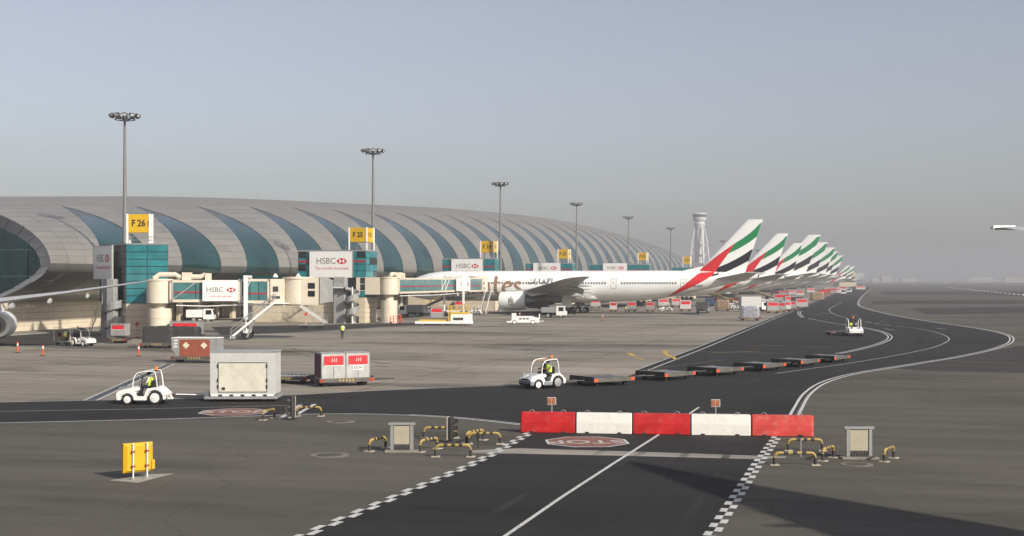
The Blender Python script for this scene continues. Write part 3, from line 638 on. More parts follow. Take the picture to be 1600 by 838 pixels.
def airliner(T, name, label, full=True, tail=True, letters=True, eng_logo=False, fin_only=False, flaps=False):
    t = thing(name, label, 'airliner')
    L_ = T['L']; N = 32
    b = MB(); rings = []
    st = []
    for i in range(len(T['fus']) - 1):
        a0, a1 = T['fus'][i][0], T['fus'][i + 1][0]; k = max(1, int((a1 - a0) / 2.0)); st += [a0 + (a1 - a0) * j / k for j in range(k)]
    st.append(T['fus'][-1][0])
    for a in st:
        ry, rz, zc = interp(T['fus'], a); rings.append([(-a, ry * math.sin(2 * math.pi * j / N), zc + rz * math.cos(2 * math.pi * j / N)) for j in range(N)])
    b.loft(rings)
    fo = b.build('fuselage', 'white_plane', t, smooth=True)
    # wing-body fairing
    a0, a1 = T['wing'][0][1] - 1, T['wing'][0][2] + 6; zb = interp(T['fus'], 30)[2] - interp(T['fus'], 30)[1]
    b = MB(); rings = []
    for i in range(13):
        s = i / 12; a = a0 + (a1 - a0) * s; e = math.sin(math.pi * s) ** .45
        rings.append([(-a, (T['fus'][8][1] + .35) * e * math.cos(2 * math.pi * j / 16), zb + .95 + 1.35 * e * math.sin(2 * math.pi * j / 16)) for j in range(16)])
    b.loft(rings); b.build('belly_fairing', 'white_plane', t, smooth=True)
    # wings
    for sd, nm in ((1, 'wing'), (-1, 'wing')):
        b = MB(); rings = []
        W = T['wing']; stn = []
        for i in range(len(W) - 1):
            for k in range(3): s = k / 3; stn.append([p + (q - p) * s for p, q in zip(W[i], W[i + 1])])
        stn.append(list(W[-1]))
        for (y, le, te, z) in stn:
            c = te - le; th = T['wt'] * (1 - .35 * y / W[-1][0]) / 2; xs = [0, .02, .08, .2, .4, .6, .8, .95, 1]
            up = [(-(le + c * x), sd * y, z + c * th * prof(x) * 1.05 + (1 - x) * c * .012) for x in xs]
            dn = [(-(le + c * x), sd * y, z - c * th * prof(x) * .75 + (1 - x) * c * .012) for x in reversed(xs[1:-1])]
            r = up + dn; rings.append(r if sd < 0 else r[::-1])
        b.loft(rings); w = b.build(nm, 'wing_grey', t, smooth=True)
        for y in [W[0][0] + (W[-1][0] - W[0][0]) * q for q in (.22, .42, .58, .74)]:      # flap track fairings
            le, te, z = interp(W, y); b = MB(); ln = (te - le) * .75; rr = .27 * (1 - .4 * y / W[-1][0])
            b.loft([[(-(te - ln * .55 + ln * s), sd * y + rr * e * math.cos(k * math.pi / 4), z - .45 - .25 * s + rr * 1.5 * e * math.sin(k * math.pi / 4)) for k in range(8)] for s, e in ((0, .1), (.15, .7), (.4, 1), (.7, .8), (.95, .3), (1, .05))])
            b.build('flap_fairing', 'wing_grey', w, smooth=True)
        if flaps:
            for y0, y1, dz in ((3.6, 9.0, 1.5), (11.3, 20.5, 1.1)):
                p0, p1 = interp(W, y0), interp(W, y1); b = MB(); q = []
                for (y, p) in ((y0, p0), (y1, p1)):
                    le, te, z = p; c = (te - le) * .2 + .4
                    q.append([(-(te - .3), sd * y, z + .02), (-(te + c * .55), sd * y, z - dz * .62), (-(te + c * .5), sd * y, z - dz * .70), (-(te - .5), sd * y, z - .28)])
                b.loft(q if sd > 0 else q[::-1]); b.build('flap', 'white_plane', w)
    if not full: return t
    # engines
    for (y, a, z, r) in T['eng']:
        for sd in (1, -1):
            e = MB(); ln = r * 2.85
            e.lathe([(r * .80, -1.2), (r * .83, -.3), (r * .9, 0), (r * .97, -.12), (r * 1.0, -.7), (r * 1.03, -ln * .4), (r * .98, -ln * .7), (r * .88, -ln), (r * .84, -ln)], 28, c=(-a, sd * y, z), axis='x')
            n_ = e.build('engine_nacelle', 'white_plane', t, smooth=True)
            c_ = MB(); c_.lathe([(.02, .25), (r * .3, -.3), (r * .82, -.9), (r * .82, -1.1), (.02, -1.1)], 20, c=(-a, sd * y, z), axis='x'); c_.build('fan', 'engine_metal', n_, smooth=True)
            c_ = MB(); c_.lathe([(r * .62, -ln + .6), (r * .6, -ln - .3), (r * .46, -ln - 1.3), (r * .42, -ln - 1.3), (r * .34, -ln - 1.2), (r * .2, -ln - 1.9), (.02, -ln - 2.5)], 20, c=(-a, sd * y, z), axis='x'); c_.build('exhaust', 'engine_metal', n_, smooth=True)
            le, te, wz = interp(T['wing'], y); c_ = MB()
            c_.prism([(-(a + 1.3), z + r * .96), (-(le + .2), wz + .2), (-(le + (te - le) * .55), wz - .25), (-(a + ln * 1.2), z + r * .5), (-(a + ln * .95), z + r * .85)], sd * y - .22, sd * y + .22); c_.build('pylon', 'white_plane', n_)
            if eng_logo and sd > 0:
                c_ = MB()
                def stroke(path, w):
                    pts = catmull([(p[0], p[1], 0) for p in path], 5); Lr = [[], []]
                    for i, p in enumerate(pts):
                        tt = (pts[min(i + 1, len(pts) - 1)] - pts[max(i - 1, 0)]).normalized(); nn_ = Vector((-tt.y, tt.x, 0))
                        for k, s_ in ((0, 1), (1, -1)):
                            q = p + nn_ * w / 2 * s_; zz = q.y; yy = math.sqrt(max((r * 1.03) ** 2 - zz * zz, .01)) + .03
                            Lr[k].append((-(a + 2.6) - q.x, y + yy, z + zz))
                    for i in range(len(pts) - 1): c_.add([Lr[0][i], Lr[1][i], Lr[1][i + 1], Lr[0][i + 1]], [(3, 2, 1, 0)])
                for pth in ([(-.35, .75), (-.45, .45), (-.3, .2), (-.42, -.1), (-.2, -.35)], [(.1, .95), (.0, .6), (.2, .3), (.05, 0), (.25, -.3), (.05, -.55)], [(.45, .55), (.3, .25), (.5, 0), (.35, -.35), (.55, -.5)], [(-.5, -.45), (-.1, -.7), (.4, -.72), (.55, -.45)], [(-.1, .5), (-.22, .1), (0, -.2)]): stroke(pth, .13)
                c_.build('engine_emblem', 'grey_letters', n_)
    # tail
    b = MB(); rings = []
    for i in range(9):
        s = i / 8; r0, r1, z0, t0, t1, z1, _ = T['fin']; z = z0 - 1.0 + (z1 - z0 + 1.0) * s; le, te = fin_edges(T, z); c = te - le; xs = [0, .03, .1, .25, .45, .7, .9, 1]
        rings.append([(-(le + c * x), .045 * c * prof(x), z) for x in xs] + [(-(le + c * x), -.045 * c * prof(x), z) for x in reversed(xs[1:-1])])
    b.loft(rings); fin = b.build('tail_fin', 'white_plane', t, smooth=True)
    b = MB(); r0, r1, z0 = T['fin'][:3]
    b.prism([(-(r0 - 4.5), z0 + .15), (-(r0 + 1.2), z0 + 1.5), (-(r0 + 1.5), z0 - .6), (-(r0 - 3), z0 - .3)], -.12, .12); b.build('dorsal_fillet', 'white_plane', t)
    # flag bands: (u, v) in metres from the fin's trailing edge base, scaled to the fin
    k = T['fs']; a0, z0 = T['fin'][1] - .25 * k, T['fin'][6]
    UV = lambda l: [(a0 + u * k, z0 + v * k) for u, v in l]
    ff = lambda a, z: fin_y(T, a, z) if z > T['fin'][2] + .2 else max(fus_y(T, a, z), fin_y(T, a, z))
    gt = lerp_curve(UV([(-1.6, 5.8), (-.2, 6.65), (1.3, 7.75), (2.4, 8.75), (3.3, 9.75)])); gb = lerp_curve(UV([(-2.94, 3.76), (-1.6, 4.38), (-.44, 4.98), (1.0, 5.85), (2.4, 6.9), (3.3, 7.6)]))
    bt = lerp_curve(UV([(-4.8, 1.1), (-3, 1.85), (-1.3, 2.72), (.2, 3.6), (1.7, 4.65)])); bb = lerp_curve(UV([(-6.2, -.8), (-4, -.15), (-2.2, .68), (-.6, 1.45), (.9, 2.3)]))
    rr = lerp_curve(sorted([(z, a) for a, z in UV([(-1.6, 5.8), (-2.94, 3.76), (-4.8, 1.1), (-6.2, -.8)])]))      # right edge of red: aft as a function of height
    def band(nm, matn, top, bot, u0, u1, nz=5):
        """between two curves, clipped to the fin's trailing edge and the red's right edge"""
        b = MB()
        for sd in (1, -1):
            rows = []
            for j in range(nz + 1):
                f = j / nz
                def pt(u): zt, zb_ = top(u), bot(u); return u, zb_ + (zt - zb_) * f
                # left end on the red edge, right end on the trailing edge
                lo, hi = u0 - 4 * k, u1 + 4 * k
                def solve(g, a_, c_):
                    for _ in range(40):
                        m_ = (a_ + c_) / 2
                        if g(m_) > 0: c_ = m_
                        else: a_ = m_
                    return (a_ + c_) / 2
                ul = solve(lambda u: u - rr(pt(u)[1]), lo, hi); uh = solve(lambda u: u - (fin_edges(T, pt(u)[1])[1] - .03), lo, hi)
                rows.append([pt(ul + (uh - ul) * i / 14) for i in range(15)])
            for j in range(nz):
                for i in range(14):
                    q = [rows[j][i], rows[j][i + 1], rows[j + 1][i + 1], rows[j + 1][i]]
                    q = [(-u, sd * (ff(u, z) + .03), z) for u, z in q]; b.add(q, [(0, 1, 2, 3) if sd < 0 else (3, 2, 1, 0)])
        b.build(nm, matn, fin)
    band('green_band', 'flag_green', gt, gb, a0 - 3 * k, a0 + 3.3 * k); band('black_band', 'flag_black', bt, bb, a0 - 6.2 * k, a0 + 1.7 * k)
    b = MB(); zs = [z0 + k * (-.3 + i * (6.1) / 12) for i in range(13)]
    for sd in (1, -1):
        for i in range(12):
            q = []
            for z in (zs[i], zs[i + 1]):
                le = fin_edges(T, z)[0] + .02
                ri = rr(z); vv = max(0, (z - z0) / (5.8 * k)); zp = z0 + 5.8 * k; le = min(le + (rr(zp) - fin_edges(T, zp)[0]) * vv ** 1.6, ri)
                q.append([(le + (ri - le) * s / 4, z) for s in range(5)])
            for s in range(4):
                w_ = [q[0][s], q[0][s + 1], q[1][s + 1], q[1][s]]; w_ = [(-u, sd * (ff(u, z) + .03), z) for u, z in w_]
                b.add(w_, [(0, 1, 2, 3) if sd < 0 else (3, 2, 1, 0)])
    b.build('red_band', 'flag_red', fin)
    # red swoosh running down the rear fuselage
    st_ = lerp_curve(UV([(-15.1, -4.9), (-13.2, -3.75), (-11.3, -2.4), (-9.6, -1.0), (-8.3, .1), (-7.4, .9)])); sb = lerp_curve(UV([(-15.1, -4.92), (-12.5, -3.95), (-9.6, -2.7), (-7.5, -1.55), (-6.2, -.75), (-5.6, -.1)]))
    us = [a0 + k * (-15.1 + i * 9.5 / 22) for i in range(23)]
    b = MB()
    def clampz(a, z):
        ry, rz, zc = interp(T['fus'], a); return min(z, zc + rz * .995)
    decal(b, lambda a, z: fus_y(T, a, z), us, lambda u: (clampz(u, sb(u)), clampz(u, st_(u))), 6); b.build('red_swoosh', 'flag_red', t)
    r0, r1, z0s, t0, t1, ys, z1s = T['stab']
    for sd in (1, -1):
        b = MB(); rings = []
        for i in range(6):
            s = i / 5; le, te, y, z = r0 + (t0 - r0) * s, r1 + (t1 - r1) * s, .4 + (ys - .4) * s, z0s + (z1s - z0s) * s; c = te - le; xs = [0, .03, .12, .3, .6, .85, 1]
            ring = [(-(le + c * x), sd * y, z + .045 * c * prof(x)) for x in xs] + [(-(le + c * x), sd * y, z - .045 * c * prof(x)) for x in reversed(xs[1:-1])]
            rings.append(ring if sd < 0 else ring[::-1])
        b.loft(rings); b.build('stabilizer', 'wing_grey', t, smooth=True)
    b = MB(); al = T['fus'][-1][0]; b.cyl((-al + .05, 0, T['fus'][-1][3]), (-al - .12, 0, T['fus'][-1][3] + .02), .3, n=12); b.build('tail_exhaust', 'dark_steel', t)
    # landing gear
    for (y, a, nax, wr) in T['gear']:
        for sd in (1, -1):
            g = MB(); zc = interp(T['fus'], a)[2] - interp(T['fus'], a)[1]
            g.cyl((-a, sd * y, wr), (-a, sd * (y - .3), 4.4), .24, .3); g.cyl((-a, sd * y, 1.5), (-a + 1.6, sd * (y - 1), 3.9), .12); g.box(-a - 1.5 * (nax - 1) / 1.4, -a + 1.5 * (nax - 1) / 1.4, sd * y - .14, sd * y + .14, wr - .14, wr + .14)
            go = g.build('main_gear_leg', 'steel_grey', t)
            g = MB(); g.box(-a - 1.1, -a + .9, sd * (y + .62) - .03, sd * (y + .62) + .03, 1.5, 3.6); g.build('gear_door', 'white_plane', go)
            for i in range(nax):
                for yy in (-.62, .62):
                    ax = -a + (i - (nax - 1) / 2) * 1.47; w_ = MB(); yc = sd * y + yy
                    w_.lathe([(wr * .55, -.24), (wr * .92, -.24), (wr, -.15), (wr, .15), (wr * .92, .24), (wr * .55, .24)], 18, 0, (ax, yc, wr), 'y'); w_.lathe([(.02, -.2), (wr * .54, -.22), (wr * .54, .22), (.02, .2)], 14, 1, (ax, yc, wr), 'y'); w_.build('wheel', ['rubber', 'steel_grey'], go)
    a = T['ngear']; g = MB(); g.cyl((-a, 0, .5), (-a - .2, 0, 3.4), .14); g.cyl((-a, -.45, .5), (-a, .45, .5), .08); go = g.build('nose_gear', 'steel_grey', t)
    for yy in (-.36, .36):
        w_ = MB(); w_.lathe([(.3, -.16), (.48, -.16), (.52, -.08), (.52, .08), (.48, .16), (.3, .16)], 16, 0, (-a, yy, .52), 'y'); w_.lathe([(.02, -.12), (.29, -.13), (.29, .13), (.02, .12)], 12, 1, (-a, yy, .52), 'y'); w_.build('wheel', ['rubber', 'steel_grey'], go)
    # cabin windows, doors, cockpit glass
    b = MB(); w0, w1 = T['winrange']; a = w0; zw = T['win']
    while a < w1:
        if all(abs(a - d) > 1.3 for d in T['doors']):
            decal(b, lambda q, z: fus_y(T, q, z), [a - .14, a + .14], lambda u: (zw - .2, zw + .2), 1, off=.02)
        a += .56
    b.build('cabin_windows', 'window_dark', t)
    for d in T['doors']:
        for sd in (1, -1):
            b = MB(); fz = lambda q, z: fus_y(T, q, z)
            decal(b, fz, [d - .55, d - .48], lambda u: (zw - 1.1, zw + .85), 4, (sd,), .02); decal(b, fz, [d + .48, d + .55], lambda u: (zw - 1.1, zw + .85), 4, (sd,), .02)
            decal(b, fz, [d - .55, d + .55], lambda u: (zw + .8, zw + .86), 1, (sd,), .022); decal(b, fz, [d - .55, d + .55], lambda u: (zw - 1.14, zw - 1.08), 1, (sd,), .022); decal(b, fz, [d - .1, d + .1], lambda u: (zw - .1, zw + .18), 1, (sd,), .022)
            b.build('cabin_door', 'grey_letters', t)
    b = MB(); zc = T['fus'][4][3]; decal(b, lambda q, z: fus_y(T, q, z), [2.6, 3.2, 3.9, 4.6], lambda u: (zc + .95, zc + 1.0 + .25 * (u - 1.2)), 2, off=.02); b.build('cockpit_glass', 'window_dark', t)
    if letters:
        sx, zb_, h = 6.2, 4.3, 3.9       # "Emirates" in broad pen strokes, port side reads nose to tail
        glyph = {'E': [[(1.5, .58), (.9, .66), (.35, .55), (.5, .4), (.95, .36)], [(.95, .36), (.3, .32), (.1, .14), (.5, -.02), (1.2, .05), (1.6, .2)]],
                 'm': [[(.1, .6), (.2, .3), (.2, 0)], [(.2, .4), (.5, .62), (.65, .4), (.65, 0)], [(.65, .4), (.95, .62), (1.1, .4), (1.1, .05), (1.25, 0)]],
                 'i': [[(.12, .58), (.22, .35), (.22, .05), (.35, 0)], [(.2, .8), (.26, .76)]], 'r': [[(.1, .58), (.2, .3), (.2, 0)], [(.2, .4), (.42, .62), (.62, .55)]],
                 'a': [[(.75, .5), (.45, .62), (.15, .3), (.3, 0), (.6, .1), (.75, .45)], [(.75, .58), (.76, .15), (.95, 0)]],
                 't': [[(.3, .92), (.28, .5), (.3, .12), (.5, 0), (.7, .08)], [(.02, .56), (.35, .6), (.66, .6)]],
                 'e': [[(.12, .32), (.5, .38), (.72, .45), (.62, .6), (.38, .62), (.12, .35), (.22, .05), (.5, 0), (.78, .14)]],
                 's': [[(.62, .52), (.42, .63), (.2, .52), (.3, .36), (.55, .24), (.55, .06), (.3, -.02), (.06, .1)]]}
        adv = {'E': 1.75, 'm': 1.4, 'i': .48, 'r': .72, 'a': 1.05, 't': .8, 'e': .88, 's': .75}
        b = MB(); x = sx
        for ch in 'Emirates':
            for st2 in glyph[ch]: nib(b, [(x + p[0] * 2.62, zb_ - .35 + p[1] * h) for p in st2], .68, T, 1, 10, aspect=.3)
            x += adv[ch] * 2.62
        stuff(b.build('airline_title', 'bronze_letters', t))
        b = MB(); x0 = x + 1.3; zA = 6.15         # the title in Arabic script
        for pth in ([(0, .3), (0, 0), (.7, -.05), (1.0, .1), (1.0, .35)], [(1.35, .95), (1.35, 0)], [(1.5, -.2), (1.8, -.1), (1.95, .3)], [(2.3, .95), (2.3, 0)], [(2.3, 0), (3.3, 0), (3.5, .25), (3.25, .4), (3.1, .15), (3.4, 0), (4.0, 0), (4.1, .1), (4.15, .95)], [(4.5, 1.05), (4.45, .6), (4.15, .1)], [(4.95, .95), (4.95, 0)], [(.4, .65), (.5, .65)], [(.65, .65), (.75, .65)], [(4.3, -.25), (4.5, -.25)]):
            nib(b, [(x0 + p[0] * .98, zA + p[1] * 1.0) for p in pth], .34, T, 1, 70, aspect=.55, n=4)
        b.build('arabic_title', 'grey_letters', t)
        def side_text(s_, a_, z_, size, matn, nm):
            mt = Matrix(((1, 0, 0, 0), (0, 1, 0, 0), (0, 0, 1, 0), (0, 0, 0, 1)))
            o_ = text(s_, size, nm, matn, t, mt, align='LEFT', bold=.012)
            for v in o_.data.vertices:
                aa, zz = a_ + v.co.x, z_ + v.co.y; v.co = (-aa, fus_y(T, aa, zz) + .02 + v.co.z, zz)
        side_text('www.emirates.com', 9.0, 3.15, .95, 'grey_letters', 'web_address'); side_text('A6-ECP', 61.0, 5.55, .62, 'grey_letters', 'registration')
    return t
PH = math.pi      # nose towards the terminal (-X)
p777 = airliner(T777, 'airliner', 'nearest white twin-engine airliner with bronze lettering and flag tail beside the jet bridge', eng_logo=True, flaps=True)
p777.location = (-20.6 - 73.9 + 1.0, 253.7, 0); p777.rotation_euler = (0, 0, PH)
tag(p777, group='airliners parked at the concourse')
GRPA = 'airliners parked at the concourse'
lab7 = ['second airliner tail from the left, partly behind the nearest airliner', 'third airliner tail from the left, overlapped by a taller fin behind it']
for (xt, y), lb in zip(((-20.1, 331.5), (-20.5, 420)), lab7): copy_tree(p777, lb, (xt - 72.9, y, 0), PH)
p380 = airliner(T380, 'airliner', 'double-deck airliner with the tallest fin, fourth tail from the left', letters=False)
tag(p380, group=GRPA); p380.location = (-17.5 - 71.5, 505, 0); p380.rotation_euler = (0, 0, PH)
for (xt, y), lb in zip(((-17.5, 606), (-16.2, 706), (-16.5, 810), (-15.4, 940)), ('double-deck airliner, fifth flag tail from the left', 'double-deck airliner, sixth flag tail from the left', 'double-deck airliner, seventh flag tail from the left', 'double-deck airliner, eighth flag tail from the left')):
    copy_tree(p380, lb, (xt - 71.5, y, 0), PH)
for (xt, y), lb in zip(((-13, 1104), (-9, 1150)), ('low airliner tail just left of the beige block building', 'farthest low airliner tail touching the beige block building')):
    copy_tree(p777, lb, (xt - 72.9, y, 0), PH)
for i, (px, d, lb) in enumerate(((1343, 2150, 'hazy far airliner tail right of the beige block, leftmost of three'), (1347, 2230, 'hazy far airliner tail right of the beige block, middle of three'), (1350, 2330, 'hazy far airliner tail right of the beige block, rightmost of three'))):
    c = D(px, YH, d); copy_tree(p777, lb, (c.x - 73, c.y, 0), PH)
TLEFT = dict(T330); TLEFT['wing'] = [(2.2, 17.5, 28.3, 3.6), (9.4, 22.4, 28.8, 4.5), (17, 26.8, 30.6, 5.5), (23.5, 30.9, 33.0, 6.45), (25, 32.0, 33.4, 6.7)]
p330 = airliner(TLEFT, 'airliner', 'airliner at the left edge showing only a grey wing and engine', letters=False)
p330.rotation_euler = (0, 0, R(118)); p330.location = (-105.0, 128.7, 0); tag(p330, group=GRPA)
# the aircraft the picture is taken from: only its wing tip shows at the right, its wing throws the shadow in front
TOWN = dict(T380); TOWN['fus'] = T380['fus'][:7] + [(70, 3.3, 3.9, 6.3), (82, 1.5, 2, 6.8)]; TOWN['L'] = 82
TOWN['wing'] = [(2.5, 21.0, 41.0, 4.2), (14, 29.5, 42.8, 5.0), (26, 37.6, 45.0, 6.6), (36, 44.0, 46.7, 7.9), (40.6, 46.5, 47.3, 8.45), (41.4, 46.8, 47.4, 8.5)]; TOWN['wt'] = .13
own = airliner(TOWN, 'airliner', 'airliner whose pale wing tip pokes in at the right edge above the horizon', full=False)
tip_c = D(1554, 356, 38.0); psi = R(3)
hd = camdir(math.cos(psi), math.sin(psi)); nx = Vector((math.cos(hd), math.sin(hd), 0)); left = Vector((-nx.y, nx.x, 0))
own.location = tip_c - left * 41.4 + nx * 47.3 - Vector((0, 0, tip_c.z)); own.rotation_euler = (0, 0, hd)
own.location.z = tip_c.z - 8.5
b = MB(); b.loft([[(-47.42, 41.2, 8.43), (-46.75, 41.2, 8.43), (-46.75, 41.2, 8.56), (-47.42, 41.2, 8.56)], [(-47.4, 41.46, 8.46), (-46.95, 41.46, 8.46), (-46.95, 41.46, 8.54), (-47.4, 41.46, 8.54)]]); b.build('wing_tip_cap', 'white_plane', own)

# ================================================================== GATES
def billboard(label, o, right, w, h, tagline=True, side=False):
    """white advertising board, o = lower left corner, right = direction of its width"""
    r = Vector(right).normalized(); n = r.cross(Vector((0, 0, 1)))
    t = thing('billboard', label, 'billboard', o, math.atan2(r.y, r.x), 'white advertising boards on the gate towers')
    b = MB(); b.bbox(0, w, -.16, 0, 0, h, .02); b.build('board', 'sign_white', t)
    b = MB()
    for x in (0, w - .05): b.box(x - .01, x + .06, -.19, .02, -.02, h + .02)
    for z in (-.03, h - .03): b.box(0, w, -.185, .02, z, z + .06)
    b.build('frame', 'galv', t)
    m_ = lambda x, z: face_mtx(Vector((x, -.165, z)), (1, 0, 0))
    text('HSBC', h * .33, 'lettering', 'grey_letters', t, m_(w * .385, h * .62), bold=.004, xs=1.0)
    hexlogo('hexagon_logo', w * .24, t, m_(w * .75, h * .62))
    if tagline: text("The world's local bank", h * .15, 'tagline', 'logo_red', t, m_(w * .52, h * .35))
    return t
def gate_sign(s, label, c, w, dep, h, rotz=0.0):
    t = thing('gate_sign', label, 'sign', c, rotz, 'yellow gate number signs')
    b = MB(); b.bbox(-w / 2 + .22, w / 2 - .22, -dep / 2 + .05, dep / 2 - .05, 1.3, 1.3 + h, .02); b.build('sign_box', 'sign_yellow', t)
    for sx in (-1, 1):
        for sy in (-1, 1):
            b = MB(); b.bbox(sx * w / 2 - (.24 if sx > 0 else 0), sx * w / 2 + (0 if sx > 0 else .24), sy * dep / 2 - (.16 if sy > 0 else 0), sy * dep / 2 + (0 if sy > 0 else .16), 0, 1.36 + h, .02); b.build('post', 'white_paint', t)
    text(s, h * .5, 'gate_number', 'sign_black', t, face_mtx(Vector((0, -dep / 2 + .04, 1.3 + h / 2)), (1, 0, 0)), bold=.03, xs=.88)
    text(s, h * .4, 'gate_number', 'sign_black', t, face_mtx(Vector((w / 2 - .215, 0, 1.3 + h / 2)), (0, 1, 0)), bold=.02)
    return t
def glazed_face(t, p0, p1, z0, z1, rows, cols, skip=None, dark=None, stripe=None, joined=False):
    """panes between plan points p0 -> p1 (outside on the right-hand side when walking p0 -> p1 is -n)"""
    p0, p1 = Vector((*p0, 0)), Vector((*p1, 0)); d = p1 - p0; L_ = d.length; d.normalize(); n = Vector((d.y, -d.x, 0))
    jb = MB()
    for i in range(rows):
        for j in range(cols):
            if skip and skip(i, j): continue
            mt = Matrix.Translation(p0) @ Matrix(((d.x, n.x, 0, 0), (d.y, n.y, 0, 0), (0, 0, 1, 0), (0, 0, 0, 1)))
            b = jb if joined else MB(); w = L_ / cols; h = (z1 - z0) / rows
            b.box(j * w + .04, (j + 1) * w - .04, .0, .05, z0 + i * h + .045, z0 + (i + 1) * h - .045, 0, mt)
            if not joined: b.build('glass_pane', 'black_glass' if dark and dark(i, j) else 'teal_glass', t)
    if joined: jb.build('glazing', 'teal_glass', t)
    if stripe is not None:
        b = MB(); b.box(0, L_, .05, .09, stripe, stripe + .35, 0, Matrix.Translation(p0) @ Matrix(((d.x, n.x, 0, 0), (d.y, n.y, 0, 0), (0, 0, 1, 0), (0, 0, 0, 1)))); b.build('red_stripe', 'stripe_red', t)
def spiral(t, c, z1, r=1.1, turns=2.6):
    b = MB(); n = int(turns * 16); b.cyl((c[0], c[1], 0), (c[0], c[1], z1 + .4), .1); b.build('spiral_column', 'white_paint', t)
    b = MB()
    for i in range(n):
        a0, a1 = 2 * math.pi * turns * i / n, 2 * math.pi * turns * (i + 1) / n; z0_, zz = z1 * i / n, z1 * (i + 1) / n
        f = lambda a, rr_, z: (c[0] + rr_ * math.cos(a), c[1] + rr_ * math.sin(a), z)
        b.add([f(a0, .1, z0_), f(a0, r, z0_), f(a1, r, zz), f(a1, .1, zz)], [(0, 1, 2, 3)]); b.add([f(a0, r, z0_ - .15), f(a1, r, zz - .15), f(a1, r, zz + .75), f(a0, r, z0_ + .75)], [(0, 1, 2, 3)])
    b.build('spiral_stair', 'galv', t)
def flight(t, p0, p1, w=1.0, name='stair_flight', m_='white_paint', rail='galv'):
    """straight stair from p0 (low) to p1 (high), width along +perpendicular"""
    p0, p1 = Vector(p0), Vector(p1); h = Vector((p1.x - p0.x, p1.y - p0.y, 0)); n = Vector((-h.y, h.x, 0)).normalized(); k = max(3, int((p1.z - p0.z) / .2))
    b = MB()
    for s in (0, w):
        q0, q1 = p0 + n * s, p1 + n * s; b.add([q0 + n * -.03 - Vector((0, 0, .15)), q1 + n * -.03 - Vector((0, 0, .15)), q1 + n * -.03 + Vector((0, 0, .15)), q0 + n * -.03 + Vector((0, 0, .15)), q0 + n * .03 - Vector((0, 0, .15)), q1 + n * .03 - Vector((0, 0, .15)), q1 + n * .03 + Vector((0, 0, .15)), q0 + n * .03 + Vector((0, 0, .15))], [(0, 1, 2, 3), (7, 6, 5, 4), (0, 4, 5, 1), (3, 2, 6, 7), (0, 3, 7, 4), (1, 5, 6, 2)])
    fo = b.build(name, m_, t)
    b = MB()
    for i in range(k):
        q = p0.lerp(p1, (i + .5) / k); u = h.normalized() * .14
        b.add([q - u, q + u, q + u + n * w, q - u + n * w], [(0, 1, 2, 3)])
    b.build('treads', rail, fo)
    b = MB()
    for s in (0, w):
        for dz in (.55, 1.0): b.cyl(p0 + n * s + Vector((0, 0, dz)), p1 + n * s + Vector((0, 0, dz)), .03, n=6)
        for i in range(5): q = p0.lerp(p1, i / 4) + n * s; b.cyl(q, q + Vector((0, 0, 1.0)), .028, n=6)
    b.build('handrail', rail, fo)
def gate_tower(num, label, x0, x1, y, detail=True, zt=11.35):
    t = thing('gate_tower', label, 'gate tower', (x1, y, 0), 0, 'teal glass gate towers')
    W_ = x1 - x0; dep = 5.0
    b = MB(); b.box(-W_ + .05, -.05, .05, dep - .05, 4.1, zt - .05); b.build('core', 'mullion', t)
    b = MB(); b.box(-W_ - .05, .05, -.06, dep + .05, zt - .05, zt + .18); b.build('parapet', 'galv', t)
    if detail:
        for i in range(5):
            b = MB(); b.bbox(-W_ - 8, 0, .03, dep, i * .8 + .03, (i + 1) * .8, .03); b.build('wall_course', 'beige_wall', t)
    else:
        b = MB(); b.box(-W_ - 8, 0, .03, dep, 0, 4.0); b.build('wall', 'beige_wall', t)
    b = MB(); b.box(-W_ - 14, -W_ + .2, 1.2, dep - 1, 4.1, 7.4); b.build('link_corridor', 'teal_glass_dark', t)
    cols = max(3, round(W_ / 1.45))
    glazed_face(t, (-W_, 0), (0, 0), 4.1, zt - .05, 7, cols, dark=lambda i, j: i in (1, 2) or random.random() < .12, stripe=9.55, joined=not detail)
    glazed_face(t, (0, 0), (0, dep), 4.1, zt - .05, 7, 3, dark=lambda i, j: random.random() < .15, joined=not detail)
    b = MB()
    for z in (zt + .5, zt + .9): b.tube([(-W_ * .3, .4, z), (-.2, .4, z), (-.2, dep - .4, z)], .03, 6)
    for q in ((-W_ * .3, .4), (-.2, .4), (-.2, dep - .4)): b.cyl((q[0], q[1], zt + .1), (q[0], q[1], zt + .95), .03, n=6)
    b.build('roof_rail', 'galv', t)
    b = MB(); b.cyl((-.5, .6, zt + .1), (-.5, .6, zt + 1.3), .04); b.tube([(-.5, .6, zt + 1.3), (-.3, .5, zt + 1.5), (0, .4, zt + 1.4)], .03, 6); b.box(-.05, .2, .3, .5, zt + 1.25, zt + 1.42); b.build('roof_floodlight', 'galv', t)
    return t
# --- gate 25: concrete pier, stairs, spiral stair
t25 = gate_tower('25', 'teal glass gate tower with spiral stair under the large board, left of second mast', -87.0, -75.5, 187.7)
b = MB(); b.bbox(-5.0, -2.9, -1.2, -.0, 0, 7.3, .15); b.build('concrete_pier', 'concrete_grey', t25)
flight(t25, (-9.8, -1.9, 3.0), (-5.6, -1.9, 5.6), 1.0); b = MB(); b.box(-5.7, -2.9, -2.0, -.9, 5.5, 5.65); b.build('landing', 'white_paint', t25)
flight(t25, (-5.6, -1.9, .1), (-10.6, -1.9, 3.1), .9); spiral(t25, (-1.6, -1.5), 5.3)
billboard("large white HSBC board on the gate tower left of the second light mast", (-84.9, 187.55, 7.15), (1, 0, 0), 7.4, 4.2)
gate_sign('F 25', 'yellow gate sign reading F 25 with white posts', (-77.2, 190.3, 11.5), 3.2, 3.2, 2.25)
